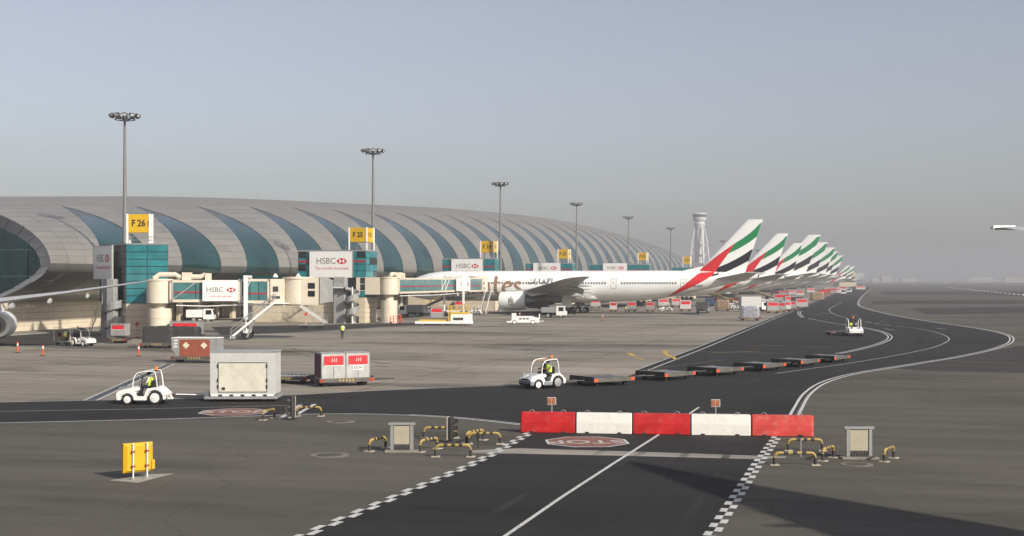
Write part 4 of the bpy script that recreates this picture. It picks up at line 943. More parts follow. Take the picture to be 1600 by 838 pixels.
# --- gate 24, 23, 22, 21
t24 = gate_tower('24', 'teal gate tower behind the nose of the nearest airliner, third from the left', -89.6, -77.8, 267.8)
billboard("white HSBC board standing above the nose of the nearest airliner", (-87.4, 267.65, 7.2), (1, 0, 0), 7.3, 4.2)
gate_sign('F 24', 'yellow F 24 gate sign left of the third mast', (-79.6, 270.3, 11.5), 3.2, 3.2, 2.5)
t23 = gate_tower('23', 'teal gate tower above the fuselage near the fourth light mast', -92.3, -79.0, 350, detail=False)
billboard("small white HSBC board above the middle of the nearest airliner", (-90.0, 349.85, 7.6), (1, 0, 0), 8.0, 4.0, tagline=False)
gate_sign('F 23', 'yellow F 23 gate sign above the airliner wing', (-81.6, 352.3, 11.5), 3.2, 3.2, 2.6)
t22 = gate_tower('22', 'hazy teal gate tower above the rear fuselage near the fifth light mast', -82.7, -64.0, 392, detail=False, zt=11.5)
billboard("smallest and farthest white HSBC board above the rear fuselage", (-78.4, 391.85, 8.0), (1, 0, 0), 7.7, 4.0, tagline=False)
gate_sign('F 22', 'yellow F 22 gate sign above the rear fuselage', (-66.2, 394.3, 11.6), 2.9, 2.9, 2.3)
t21 = gate_tower('21', 'farthest small teal gate tower left of the control tower', -68, -60.0, 470, detail=False, zt=11.3)
gate_sign('F 21', 'yellow gate sign reading F 21 left of the control tower', (-62.8, 471.5, 11.4), 2.9, 2.9, 2.6)
# --- gate 26: skewed tower at the end of the concourse
C0 = D(197, YH, 151.0); C0.z = 0
e_r = Vector((CA, SA, 0)); e_l = Vector((-.674 * CA - SA, -.674 * SA + CA, 0)).normalized()
t26 = thing('gate_tower', 'nearest bright teal gate tower beside the first light mast', 'gate tower', C0, 0, 'teal glass gate towers')
pr, pl = e_r * 5.0, e_l * 10.4
poly = [(0, 0), (pr.x, pr.y), (pr.x + pl.x, pr.y + pl.y), (pl.x, pl.y)]
ins = lambda k: [(p[0] + (sum(q[0] for q in poly) / 4 - p[0]) * k, p[1] + (sum(q[1] for q in poly) / 4 - p[1]) * k) for p in poly]
b = MB(); b.slab(ins(.006), 4.05, 10.95); b.build('core', 'mullion', t26)
b = MB(); b.slab(ins(-.012), 10.95, 11.12); b.build('parapet', 'galv', t26)
for i in range(5):
    b = MB(); b.slab(ins(.012), i * .8 + .04, (i + 1) * .8); b.build('wall_course', 'beige_wall', t26)
b = MB(); b.slab(ins(.02), 0, 4.02); b.build('wall_core', 'joint_dark', t26)
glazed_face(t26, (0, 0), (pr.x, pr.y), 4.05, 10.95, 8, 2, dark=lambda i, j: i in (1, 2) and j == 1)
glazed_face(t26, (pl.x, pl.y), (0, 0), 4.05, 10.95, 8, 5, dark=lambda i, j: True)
b = MB()
for z in (11.5, 11.9): b.tube([(.2, .5, z), (pr.x - .2, pr.y + .2, z)], .03, 6)
for s in (.1, .5, .9): b.cyl((pr.x * s, pr.y * s + .3, 11.1), (pr.x * s, pr.y * s + .3, 11.95), .03, n=6)
b.cyl((pr.x * .8, pr.y * .8 + .5, 11.1), (pr.x * .8, pr.y * .8 + .5, 12.4), .04); b.tube([(pr.x * .8, pr.y * .8 + .5, 12.4), (pr.x * .88, pr.y * .8 + .4, 12.7), (pr.x, pr.y + .3, 12.5)], .035, 6)
b.build('roof_rail', 'galv', t26)
q = D(174, YH, 157) - C0; n26 = Vector((-e_l.y, e_l.x, 0)) * -1
for k in (2.0, 4.2):
    c = e_l * k + n26 * -1.0
    b = MB(); b.bbox(c.x - .5, c.x + .5, c.y - .5, c.y + .5, 0, 6.9, .06); b.build('concrete_pier', 'concrete_grey', t26)
o26 = C0 + e_l * 16.0 - n26 * -.0
billboard('narrow slanted HSBC board left of the first light mast', (C0 + e_l * 9.3 + Vector((e_l.y, -e_l.x, 0)) * -1.0) + Vector((0, 0, 6.9)), -e_l, 7.6, 4.0)
gate_sign('F 26', 'large yellow gate sign reading F 26 beside the first light mast', C0 + e_r * 2.0 + e_l * 1.2 + Vector((0, 0, 11.1)), 2.9, 1.2, 2.15, math.atan2(e_r.y, e_r.x))
lf = Vector((e_l.y, -e_l.x, 0)) * -1
s0 = lf * 2.2 + e_l * 7.5
flight(t26, s0 + e_l * 0 + Vector((0, 0, .1)), s0 - e_l * 5.5 + lf * 0 + Vector((0, 0, 4.2)), 1.2, m_='beige_metal'); sp_ = D(181, YH, 152.5) - C0; spiral(t26, (sp_.x, sp_.y), 4.2, 1.25, 2.2)
gs = thing('gate_sign', 'small yellow gate sign reading F27 at the left edge above the wing', 'sign', G(62, 512) * 1.0, camdir(1, 0), 'yellow gate number signs')
b = MB(); b.bbox(-.55, .55, -.15, .15, 5.9, 6.8, .03); b.build('sign_box', 'sign_yellow', gs)
b = MB(); b.bbox(-.45, .45, -.12, .12, 4.2, 5.85, .03); b.build('guidance_display', 'concrete_grey', gs)
b = MB(); b.cyl((0, .2, 0), (0, .2, 5.9), .12); b.build('post', 'galv', gs)
b = MB(); b.bbox(-.5, .5, -.16, .16, 3.95, 4.15, .02); b.build('sign_base', 'sign_yellow', gs)
text('F27', .62, 'gate_number', 'sign_black', gs, face_mtx(Vector((0, -.155, 6.35)), (1, 0, 0)), bold=.015)

# ---------------- passenger boarding bridges
def jet_bridge(label, base, ang, L1, cab_rot=0.0, z0=4.15, stairs=True, hsbc=(.33, .68), far=False, tip_scale=1.0):
    t = thing('jet_bridge', label, 'jet bridge', base, ang, 'passenger boarding bridges')
    b = MB(); b.lathe([(1.32, 0), (1.32, 1.2), (1.29, 1.22), (1.29, 2.4), (1.32, 2.42), (1.32, 3.55), (.001, 3.55)], 24); b.build('rotunda_column', 'beige_metal', t, smooth=True)
    b = MB(); b.lathe([(.7, 3.55), (.7, z0), (1.5, z0), (1.5, z0 + 2.55), (1.58, z0 + 2.55), (1.58, z0 + 2.75), (.001, z0 + 2.8)], 20); ro = b.build('rotunda', 'beige_metal', t, smooth=True)
    b = MB(); b.box(-1.3, 1.3, 1.2, 5.0, z0, z0 + 2.7); b.build('terminal_link', 'beige_metal', t)
    # tunnel of two telescoping sections: frame, glass panes, corner posts and diagonal braces
    xa, xb, xm = 1.3, 1.3 + L1, 1.3 + L1 * .68
    for (s0_, s1_, w, zz0, zz1, nm) in ((xa, xm + .6, 1.25, z0 + .12, z0 + 2.62, 'inner_tunnel'), (xm, xb, 1.45, z0, z0 + 2.75, 'outer_tunnel')):
        b = MB(); b.box(s0_, s1_, -w, w, zz0, zz0 + .3); b.box(s0_, s1_, -w, w, zz1 - .28, zz1)
        b.box(s0_, s0_ + .35, -w, w, zz0, zz1); b.box(s1_ - .35, s1_, -w, w, zz0, zz1); b.box(s0_, s1_, -w + .25, w - .25, zz0, zz1 - .02)
        tn = b.build(nm, 'beige_metal', t)
        k = max(3, int((s1_ - s0_) / 2.4)); w_ = (s1_ - s0_ - .7) / k
        for sd in (-1, 1):
            for i in range(k):
                p = MB(); xx = s0_ + .35 + i * w_; p.box(xx + .05, xx + w_ - .05, sd * w - .05 if sd > 0 else -w, w if sd > 0 else -w + .05, zz0 + .33, zz1 - .31, 0)
                p.build('glass_pane', 'bridge_glass', tn)
            p = MB(); p.box(s0_ + .35, s1_ - .35, (w + .005) if sd > 0 else -w - .03, (w + .03) if sd > 0 else -w - .005, zz0 + 1.02, zz0 + 1.2); p.build('red_stripe', 'stripe_red', tn)
            p = MB()
            for i in ((k - 5, k - 4) if nm == 'inner_tunnel' else (0,)):
                xx = s0_ + .35 + max(i, 0) * w_; p.cyl((xx, sd * (w + .06), zz0 + .3), (xx + w_, sd * (w + .06), zz1 - .3), .05, n=6); p.cyl((xx, sd * (w + .06), zz0 + .2), (xx, sd * (w + .06), zz1 - .2), .06, n=6)
            p.build('side_braces', 'white_paint', tn)
    # advertising panel on the near side
    h0, h1 = xa + L1 * hsbc[0], xa + L1 * hsbc[1]
    b = MB(); b.bbox(h0, h1, -1.75, -1.52, z0 + .25, z0 + 2.6, .02); ad = b.build('advert_panel', 'sign_white', t); ad['label'] = 'white panel with HSBC lettering and red hexagon'
    cx_ = (h0 + h1) / 2; w = h1 - h0; sz = min(1.0, w * .2)
    text('HSBC', sz, 'lettering', 'grey_letters', ad, face_mtx(Vector((cx_ - w * .15, -1.755, z0 + 1.5)), (1, 0, 0)), bold=.004)
    hexlogo('hexagon_logo', sz * 1.35, ad, face_mtx(Vector((cx_ + w * .31, -1.755, z0 + 1.5)), (1, 0, 0)))
    p = MB()       # small Arabic script line as pen strokes
    def pen(path, w__):
        pts = catmull([(q[0], q[1], 0) for q in path], 4)
        for i in range(len(pts) - 1):
            u = (pts[i + 1] - pts[i]); n = Vector((-u.y, u.x, 0)).normalized() * w__ / 2
            p.add([(v.x, -1.76, v.y) for v in (pts[i] + n, pts[i] - n, pts[i + 1] - n, pts[i + 1] + n)], [(3, 2, 1, 0)])
    zb = z0 + .72; xs0 = cx_ - w * .3
    for i in range(4):
        o_ = xs0 + i * w * .16; u = w * .14
        pen([(o_, zb + .14), (o_ + u * .1, zb), (o_ + u * .5, zb), (o_ + u * .6, zb + .1), (o_ + u * .7, zb), (o_ + u, zb)], .05); pen([(o_ + u * .85, zb + .28), (o_ + u * .85, zb)], .045)
    p.build('arabic_line', 'logo_red', ad)
    # cab
    b = MB(); b.box(xb, xb + 1.6, -1.6, 1.6, z0 - .1, z0 + 2.75); b.build('cab_neck', 'beige_metal', t)
    cb = MB(); c = (xb + 3.0, 0); cb.lathe([(1.75, z0 - .15), (1.75, z0 + 2.75), (1.85, z0 + 2.75), (1.85, z0 + 2.95), (.001, z0 + 3.05)], 20, c=(c[0], c[1], 0)); cab = cb.build('cab', 'beige_metal', t, smooth=True)
    mtx = Matrix.Translation((c[0], c[1], 0)) @ Matrix.Rotation(cab_rot, 4, 'Z')
    b = MB(); b.box(.6, 2.9, -1.6, 1.6, z0 - .2, z0 + 2.9, 0, mtx); b.build('cab_head', 'beige_metal', cab)
    b = MB(); v = [mtx @ Vector(q) for q in ((2.9, -1.75, z0 - .1), (2.9, 1.75, z0 - .1), (2.9, 1.75, z0 + 3.0), (2.9, -1.75, z0 + 3.0), (3.75, -1.5, z0 + .1), (3.75, 1.5, z0 + .1), (3.75, 1.5, z0 + 2.6), (3.75, -1.5, z0 + 2.6))]
    b.add(v, [(0, 1, 5, 4), (1, 2, 6, 5), (2, 3, 7, 6), (3, 0, 4, 7), (4, 5, 6, 7)]); b.build('bellows', 'concrete_grey', cab)
    for z in (.75, 1.65):
        b = MB(); b.box(1.5, 2.3, -1.64, -1.6, z0 + z, z0 + z + .65, 0, mtx); b.build('cab_window', 'black_glass', cab)
    b = MB(); b.box(xb + .3, xb + .9, -1.64, -1.6, z0 + 1.3, z0 + 1.9); b.box(xb + .25, xb + 1.1, -1.63, -1.6, z0 + .5, z0 + .8); stuff(b.build('control_panels', 'dark_steel', cab))
    for x in (xb + .4, xb + 3.0):
        b = MB(); b.lathe([(.3, z0 + 2.95), (.28, z0 + 3.1), (.08, z0 + 3.35), (.02, z0 + 3.4)], 10, c=(x, 0, 0)); b.build('roof_vent', 'white_paint', t)
    b = MB(); b.tube([(-.6, -.4, z0 + 2.8), (0, -.4, z0 + 3.25), (1.8, -.4, z0 + 3.25), (2.2, -.4, z0 + 3.0), (4.6, -.4, z0 + 3.0), (5.2, -.4, z0 + 3.25)], .28, 8); b.box(2.6, 3.6, -.8, .2, z0 + 2.6, z0 + 3.5); b.box(5.2, 5.8, -.8, .1, z0 + 2.6, z0 + 3.4); b.build('roof_duct', 'beige_metal', t)
    # support frame, drive column and wheels
    xs_ = xm + .9; b = MB()
    for sd in (-1, 1): b.box(xs_ - .22, xs_ + .22, sd * 1.85 - .16, sd * 1.85 + .16, 2.3, z0 + 3.0); b.cyl((xs_, sd * 1.85, 1.0), (xs_, sd * 1.85, 2.4), .13)
    b.box(xs_ - .25, xs_ + .25, -2.0, 2.0, z0 + 2.9, z0 + 3.15); b.box(xs_ - .3, xs_ + .3, -2.0, 2.0, .75, 1.15); sup = b.build('support_frame', 'white_paint', t)
    for sd in (-1, 1):
        b = MB(); b.lathe([(.25, -.2), (.52, -.2), (.55, -.1), (.55, .1), (.52, .2), (.25, .2)], 16, 0, (xs_, sd * 1.5, .55), 'y'); b.build('wheel', 'rubber', sup)
    b = MB(); b.box(xm - 2, xm + 7, -1.0, -.8, z0 - .3, z0 - .12); b.tube([(2, -1.1, z0 - .25), (xm * .6, -1.1, z0 - .35), (xm, -1.1, z0 - .2)], .07, 6); b.build('cable_tray', 'white_paint', t)
    if stairs:
        x1 = xb + .9; flight(t, (x1 - 5.2, -3.1, .25), (x1 - .3, -3.1, z0 + .1), 1.1, 'service_stair'); b = MB(); b.box(x1 - .4, x1 + 1.3, -3.1, -1.6, z0 - .05, z0 + .06); b.build('stair_landing', 'white_paint', t)
        b = MB()
        for yy in (-3.1, -2.0): b.cyl((x1 - 3.4, yy, .3), (x1 - 2.6, yy, 2.3), .06); b.cyl((x1 - 4.9, yy, .18), (x1 - 4.9, yy + .01, .5), .18)
        b.build('stair_legs', 'galv', t)
    return t
bA = G(250, 530.5); bA_end = D(470, YH, 147.5); bA_end.z = 0; v = bA_end - bA
jet_bridge('nearest beige jet bridge pulled back with service stair, below the first mast', bA, math.atan2(v.y, v.x), v.length - 4.6, cab_rot=R(-8))
bB = G(608, 505); bB_end = D(748, YH, 257); bB_end.z = 0; v = bB_end - bB
jet_bridge('beige jet bridge docked to the nearest airliner, right of the second mast', bB, math.atan2(v.y, v.x), v.length - 4.0, cab_rot=R(20), hsbc=(.62, .8), z0=4.5)

# ---------------- flood-light masts
def mast():
    t = thing('light_mast', '', 'light mast', (0, 0, 0), 0, 'tall floodlight masts along the concourse')
    b = MB(); b.cyl((0, 0, .3), (0, 0, 27.2), .38, .15, 14); b.build('pole', 'mast_grey', t, smooth=True)
    b = MB(); b.lathe([(.7, 0), (.7, .25), (.5, .35), (.45, .8)], 12); b.build('base', 'concrete_grey', t)
    b = MB()
    for z, r in ((27.2, 1.25), (27.75, 1.55)):
        pts = [(r * math.cos(a * math.pi / 8), r * math.sin(a * math.pi / 8), z) for a in range(17)]; b.tube(pts, .06, 6)
    for a in range(8): c, s = math.cos(a * math.pi / 4), math.sin(a * math.pi / 4); b.cyl((.2 * c, .2 * s, 27.0), (1.55 * c, 1.55 * s, 27.75), .05, n=6)
    b.cyl((0, 0, 27.2), (0, 0, 28.0), .3, .2); hd_ = b.build('head_frame', 'dark_steel', t)
    for a in range(12):
        an = a * math.pi / 6; m_ = Matrix.Translation((1.75 * math.cos(an), 1.75 * math.sin(an), 27.75)) @ Matrix.Rotation(an, 4, 'Z') @ Matrix.Rotation(R(25), 4, 'Y')
        b = MB(); b.box(-.1, .22, -.27, .27, -.22, .14, 0, m_); b.box(.22, .25, -.24, .24, -.19, .11, 1, m_); b.build('floodlight', ['dark_steel', 'lamp_glass'], t)
    return t
masts = [(195, 163, 'nearest and tallest-looking floodlight mast at the left'), (583, 207, 'second floodlight mast, beside the large HSBC board'), (782, 278, 'third floodlight mast, above the nearest airliner nose'), (901, 351, 'fourth floodlight mast, above the airliner wing'), (982, 427, 'fifth floodlight mast, left of the control tower'), (1048, 517, 'sixth floodlight mast, just left of the control tower'), (1130, 690, 'small floodlight mast behind the nearest tail fin'), (1184, 900, 'tiny hazy floodlight mast between the first two tail fins')]
m0 = None
for px, d, lb in masts:
    c = D(px, YH, d)
    if m0 is None: m0 = mast(); m0['label'] = lb; m0.location = (c.x, c.y, 0)
    else: copy_tree(m0, lb, (c.x, c.y, 0), random.random())
# ---------------- control tower and far buildings
c = D(1093, YH, 1480); t = thing('control_tower', 'white control tower with flared cab and slanted legs beyond the concourse', 'control tower', (c.x, c.y, 0))
b = MB(); b.lathe([(6.0, 0), (5.6, 40), (5.4, 54), (5.0, 66)], 24); b.build('shaft', 'tower_concrete', t, smooth=True)
b = MB(); b.lathe([(5.0, 60), (5.2, 68), (6.6, 70), (6.6, 72), (5.6, 72.5), (5.6, 74), (7.6, 76), (7.8, 78), (7.8, 79)], 24); b.build('cab_base', 'tower_concrete', t, smooth=True)
b = MB(); b.lathe([(7.4, 79), (8.2, 82.2)], 24); b.build('cab_glass', 'crescent_louver', t, smooth=True)
b = MB(); b.lathe([(8.6, 82.2), (8.6, 83.2), (6, 84.2), (.01, 84.6)], 24); b.build('cab_roof', 'tower_concrete', t)
b = MB(); b.cyl((0, 0, 84.5), (0, 0, 96), .25, .08); b.build('antenna', 'galv', t)
for a in range(4):
    an = a * math.pi / 2 + .5; cx_, sx_ = math.cos(an), math.sin(an); b = MB(); pts = [(14 * cx_, 14 * sx_, 0), (11.5 * cx_, 11.5 * sx_, 30), (9 * cx_, 9 * sx_, 52), (6 * cx_, 6 * sx_, 67)]
    b.tube(pts, [1.3, 1.1, .9, .7], 8); b.build('leg', 'tower_concrete', t)
    b = MB(); b.cyl((10.4 * cx_, 10.4 * sx_, 40), (3 * cx_, 3 * sx_, 30), .6); b.cyl((10 * cx_, 10 * sx_, 44), (3 * cx_, 3 * sx_, 50), .5); b.build('strut', 'tower_concrete', t)
def far_building(label, px0, px1, ytop, d, matn='far_white', n=3, dep=25, band=True):
    a, e = D(px0, YH, d), D(px1, YH, d); w = (e - a).length; h = CH + (YH - ytop) / F * d
    t = thing('far_building', label, 'building', (a.x, a.y, 0), camdir(1, 0))
    b = MB(); b.bbox(0, w, 0, dep, 0, h, .3); b.build('wall', matn, t); b = MB(); b.box(-.5, w + .5, -.5, dep + .5, h, h + .8); b.build('roof', 'galv', t)
    if band:
        for i in range(n):
            b = MB(); z = h * (.3 + .5 * i / max(1, n)); b.box(w * .04, w * .96, -.12, 0, z, z + h * .1); b.build('window_band', 'black_glass', t)
    return t
far_building('beige block building at the end of the row of tails', 1311, 1338, 425, 1330, 'far_beige', 2)
far_building('hazy white hall on the horizon right of the road end', 1378, 1393, 432, 3600, 'far_white', 1)
far_building('low hazy shed on the horizon left of the white hall', 1362, 1377, 435, 3700, 'far_white', 1)
far_building('hazy block with small tower on the horizon', 1410, 1432, 435.5, 3900, 'far_white', 1)
far_building('pale hazy hangar on the horizon towards the right', 1514, 1552, 433.5, 4200, 'far_white', 1)
far_building('pinkish hazy terminal on the horizon at the right edge', 1570, 1640, 434.5, 3900, 'far_beige', 2)
lamp0 = None
for i in range(22):
    s = i / 21; px = 1482 + (1606 - 1482) * s ** 1.25; py = 450.2 + (464 - 450.2) * s ** 1.15; c = G(px, py)
    if lamp0 is None:
        lamp0 = thing('runway_light', 'small white runway light in the long row at the far right', 'light', (c.x, c.y, 0), 0, 'row of runway lights')
        b = MB(); b.cyl((0, 0, 0), (0, 0, .5), .12); b.build('stem', 'dark_steel', lamp0); b = MB(); b.lathe([(.11, .5), (.14, .57), (.11, .68), (.02, .72)], 10); b.build('lens', 'lamp_white', lamp0)
    else: copy_tree(lamp0, None, (c.x, c.y, 0))

# ================================================================== PEOPLE
def person(name, label, loc, rotz, pose='stand', shirt='cloth_white', trousers='cloth_dark', vest=True, group=None, zoff=0.0):
    t = thing(name, label, 'person', loc, rotz, group)
    if pose == 'stand':
        J = {'pel': (0, 0, .95), 'wai': (0, 0, 1.1), 'che': (0, 0, 1.32), 'nek': (.01, 0, 1.48), 'hed': (.03, 0, 1.58), 'top': (.02, 0, 1.7),
             'sl': (0, .18, 1.42), 'el': (-.03, .25, 1.15), 'hl': (.06, .25, .9), 'sr': (0, -.18, 1.42), 'er': (-.03, -.25, 1.15), 'hr': (.06, -.25, .9),
             'pl': (0, .1, .9), 'kl': (.05, .11, .5), 'al': (-.02, .11, .1), 'tl': (.14, .12, .05), 'pr': (0, -.1, .9), 'kr': (-.02, -.11, .5), 'ar': (-.12, -.11, .1), 'tr': (.04, -.12, .05)}
    elif pose == 'sit':                      # seated, hands forward on the wheel
        J = {'pel': (0, 0, .12), 'wai': (.0, 0, .28), 'che': (.03, 0, .48), 'nek': (.06, 0, .64), 'hed': (.09, 0, .75), 'top': (.08, 0, .87),
             'sl': (.03, .18, .58), 'el': (.12, .24, .34), 'hl': (.42, .12, .36), 'sr': (.03, -.18, .58), 'er': (.12, -.24, .34), 'hr': (.42, -.12, .36),
             'pl': (.03, .1, .1), 'kl': (.45, .12, .12), 'al': (.5, .12, -.3), 'tl': (.64, .12, -.34), 'pr': (.03, -.1, .1), 'kr': (.45, -.12, .12), 'ar': (.5, -.12, -.3), 'tr': (.64, -.12, -.34)}
    Rr = {'pel': .15, 'wai': .14, 'che': .165, 'nek': .06, 'hed': .095, 'top': .07, 's': .075, 'e': .05, 'h': .045, 'p': .1, 'k': .07, 'a': .05, 't': .045}
    bones = [('pel', 'wai', 1), ('wai', 'che', 1), ('che', 'nek', 1), ('nek', 'hed', 0), ('hed', 'top', 0), ('che', 'sl', 1), ('sl', 'el', 1), ('el', 'hl', 0), ('che', 'sr', 1), ('sr', 'er', 1), ('er', 'hr', 0),
             ('pel', 'pl', 2), ('pl', 'kl', 2), ('kl', 'al', 2), ('al', 'tl', 3), ('pel', 'pr', 2), ('pr', 'kr', 2), ('kr', 'ar', 2), ('ar', 'tr', 3)]
    ks = list(J); me = bpy.data.meshes.new('person'); me.from_pydata([J[k] for k in ks], [(ks.index(a), ks.index(b_)) for a, b_, _ in bones], [])
    o = bpy.data.objects.new('body', me); COL.objects.link(o)
    o.modifiers.new('skin', 'SKIN'); ss = o.modifiers.new('sub', 'SUBSURF'); ss.levels = 1; ss.render_levels = 1
    for i, k in enumerate(ks):
        r = Rr.get(k, Rr.get(k[0], .06)); me.skin_vertices[0].data[i].radius = (r, r * (1.25 if k in ('che', 'wai', 'pel') else 1))
        me.skin_vertices[0].data[i].use_root = (i == 0)
    bpy.context.view_layer.update()
    m2 = bpy.data.meshes.new_from_object(o.evaluated_get(bpy.context.evaluated_depsgraph_get())); bpy.data.objects.remove(o)
    for mn in ('skin_tone', shirt, trousers, 'rubber'): m2.materials.append(M(mn))
    for p in m2.polygons:
        c = p.center; best = (9e9, 0)
        for a, b_, mi in bones:
            A, B = Vector(J[a]), Vector(J[b_]); s_ = max(0, min(1, (c - A).dot(B - A) / max((B - A).length_squared, 1e-6))); d = (c - A.lerp(B, s_)).length - .5 * (Rr.get(a, Rr.get(a[0], .06)))
            if d < best[0]: best = (d, mi)
        p.material_index = best[1]; p.use_smooth = True
    ob = bpy.data.objects.new('body', m2); COL.objects.link(ob); ob.parent = t
    hx, hz = J['hed'][0], J['hed'][2]
    b = MB(); b.loft([[(hx - .015 + r * math.cos(i * math.pi / 5), r * .9 * math.sin(i * math.pi / 5), hz + z) for i in range(10)] for r, z in ((.112, .03), (.118, .07), (.105, .12), (.06, .155), (.01, .165))]); b.build('hair', 'hair_black', t, smooth=True)
    b = MB(); b.loft([[(hx + .08, .015, hz + .02), (hx + .08, -.015, hz + .02), (hx + .085, 0, hz + .05)], [(hx + .12, .012, hz + .0), (hx + .12, -.012, hz + .0), (hx + .11, 0, hz + .03)]]); b.build('nose', 'skin_tone', t)
    if vest:
        w, c_, n_ = J['wai'], J['che'], J['nek']; b = MB(); rings = []
        for (p, rx, ry) in (((w[0] - .005, 0, w[2] - .12), .165, .2), ((w[0], 0, w[2]), .165, .2), (((w[0] + c_[0]) / 2, 0, (w[2] + c_[2]) / 2), .175, .215), ((c_[0], 0, c_[2]), .185, .225), ((c_[0] + .01, 0, c_[2] + .1), .16, .2), ((n_[0] - .02, 0, n_[2] - .01), .1, .12)):
            rings.append([(p[0] + rx * math.cos(i * math.pi / 7), p[1] + ry * math.sin(i * math.pi / 7), p[2]) for i in range(14)])
        b.loft(rings); b.build('safety_vest', 'vest_yellow', t, smooth=True)
    return t

# ================================================================== BAGGAGE TRACTORS
def wheel(parent, x, y, r, w, hub='white_paint', star=False):
    b = MB(); b.lathe([(r * .6, -w / 2), (r * .92, -w / 2), (r, -w * .3), (r, w * .3), (r * .92, w / 2), (r * .6, w / 2)], 20, 0, (x, y, r), 'y'); wo_ = b.build('wheel', 'rubber', parent, smooth=True)
    b = MB(); b.lathe([(.02, -w * .6), (r * .22, -w * .58), (r * .3, -w * .54), (r * .6, -w * .53), (r * .68, -w * .5), (r * .68, w * .5), (r * .6, w * .53), (r * .3, w * .54), (r * .22, w * .58), (.02, w * .6)], 16, 0, (x, y, r), 'y'); b.build('rim', hub, wo_, smooth=True)
    return wo_
def tractor(label, loc, rotz, two_tone=False, canopy='cloth_dark'):
    t = thing('baggage_tractor', label, 'tractor', loc, rotz, 'white baggage tractors')
    X = lambda x: x - 1.37
    hw = .62
    def arch(cx, cz, r, a0, a1, n=7): return [(X(cx) + r * math.cos(R(a0 + (a1 - a0) * i / n)), cz + r * math.sin(R(a0 + (a1 - a0) * i / n))) for i in range(n + 1)]
    up = [(X(.05), .3), (X(.02), .56), (X(.28), .8), (X(.5), .96), (X(1.06), .88), (X(1.22), .46), (X(1.62), .46), (X(1.74), .70), (X(1.5), .80), (X(1.6), .91), (X(1.86), .95), (X(2.6), .76), (X(2.74), .62), (X(2.72), .25), (X(2.52), .25)]
    lo = arch(2.14, .28, .36, 0, 180) + [(X(1.7), .24), (X(1.12), .24)] + arch(.63, .36, .46, -10, 190)
    b = MB()
    for y0, y1 in ((-hw, -hw + .12), (hw - .12, hw)): b.prism(up + lo, y0, y1)
    b.prism([(X(1.74), .55), (X(1.52), .8), (X(1.6), .91), (X(1.86), .95), (X(2.6), .76), (X(2.74), .62), (X(2.72), .3), (X(2.5), .3), (X(2.5), .5)], -hw + .12, hw - .12); b.prism([(X(.05), .4), (X(.02), .56), (X(.28), .8), (X(.5), .94), (X(1.04), .86), (X(1.15), .5), (X(1.1), .45), (X(.3), .45)], -hw + .12, hw - .12)
    body = b.build('body', 'white_paint', t)
    b = MB(); b.box(X(1.05), X(1.8), -hw + .12, hw - .12, .30, .42); b.box(X(.1), X(2.6), -.28, .28, .2, .45); b.build('chassis', 'dark_steel', t)
    if two_tone:
        b = MB()
        for s in (-1, 1): b.box(X(1.1), X(1.72), s * hw - .01 if s < 0 else hw, s * hw if s < 0 else hw + .01, .25, .45); b.prism([(X(2.73), .26), (X(2.73), .5), (X(2.5), .5), (X(2.5), .26)], s * (hw + .012) - .006, s * (hw + .012) + .006)
        b.box(X(2.735), X(2.76), -hw, hw, .28, .52); b.build('grey_skirt', 'cloth_grey', t)
        b = MB(); b.box(X(2.735), X(2.75), -.4, .4, .55, .66); b.build('grille', 'dark_steel', t)
    for s in (-1, 1):
        b = MB(); b.lathe([(.02, 0), (.07, .0), (.075, .03), (.02, .045)], 10, 0, (X(2.72), s * .42, .56), 'x'); b.build('headlight', 'lamp_glass', t)
        wheel(t, X(2.14), s * (hw - .1), .28, .2); wheel(t, X(.63), s * (hw - .12), .38, .26, 'galv' if two_tone else 'white_paint')
        b = MB(); b.tube(catmull([(X(1.86), s * (hw - .06), .93), (X(1.8), s * (hw - .06), 1.4), (X(1.66), s * (hw - .06), 1.66), (X(1.44), s * (hw - .06), 1.76), (X(.8), s * (hw - .06), 1.82), (X(.62), s * (hw - .06), 1.7), (X(.5), s * (hw - .06), .95)], 5), .032, 8); b.build('roll_bar', 'white_paint', t)
    b = MB(); b.prism([(X(.62), 1.80), (X(.8), 1.835), (X(1.44), 1.775), (X(1.62), 1.70), (X(1.44), 1.745), (X(.8), 1.805)], -hw + .1, hw - .1); b.build('canopy', canopy, t)
    b = MB(); b.bbox(X(.72), X(.84), -.45, .45, .86, 1.32, .03); b.bbox(X(.8), X(1.2), -.45, .45, .78, .88, .02); b.build('seat', 'rubber', t)
    b = MB(); pts = [(X(1.5) + .06 * math.sin(a * math.pi / 6), -.1 + .17 * math.cos(a * math.pi / 6), 1.08 + .15 * math.sin(a * math.pi / 6)) for a in range(13)]; b.tube(pts, .02, 6); b.cyl((X(1.52), -.1, 1.08), (X(1.66), -.1, .88), .025); b.build('steering_wheel', 'cable_black', t)
    b = MB(); b.box(X(2.735), X(2.775), -hw + .02, hw - .02, .26, .36); b.build('front_bumper', 'rubber', t)
    for s in (-1, 1):
        b = MB(); b.box(X(1.9), X(2.66), s * .34 - .006, s * .34 + .006, .80, .955); b.build('hood_seam', 'cloth_grey', t)
        b = MB(); b.box(X(.0), X(.03), s * .5 - .06, s * .5 + .06, .46, .54); b.build('tail_lamp', 'brand_red', t)
        b = MB(); b.box(X(1.2), X(1.62), s * hw - .03, s * hw + .05, .2, .25); b.build('step', 'dark_steel', t)
    b = MB(); b.lathe([(.075, 1.84), (.085, 1.88), (.08, 2.0), (.03, 2.05)], 10, 0, (X(.72), .05, 0)); b.build('beacon', 'amber', t)
    b = MB()
    for k in range(4): b.box(X(-.02 - .04 * k), X(.0 - .04 * k), -.15, .15, .62 - .1 * k, .66 - .1 * k)
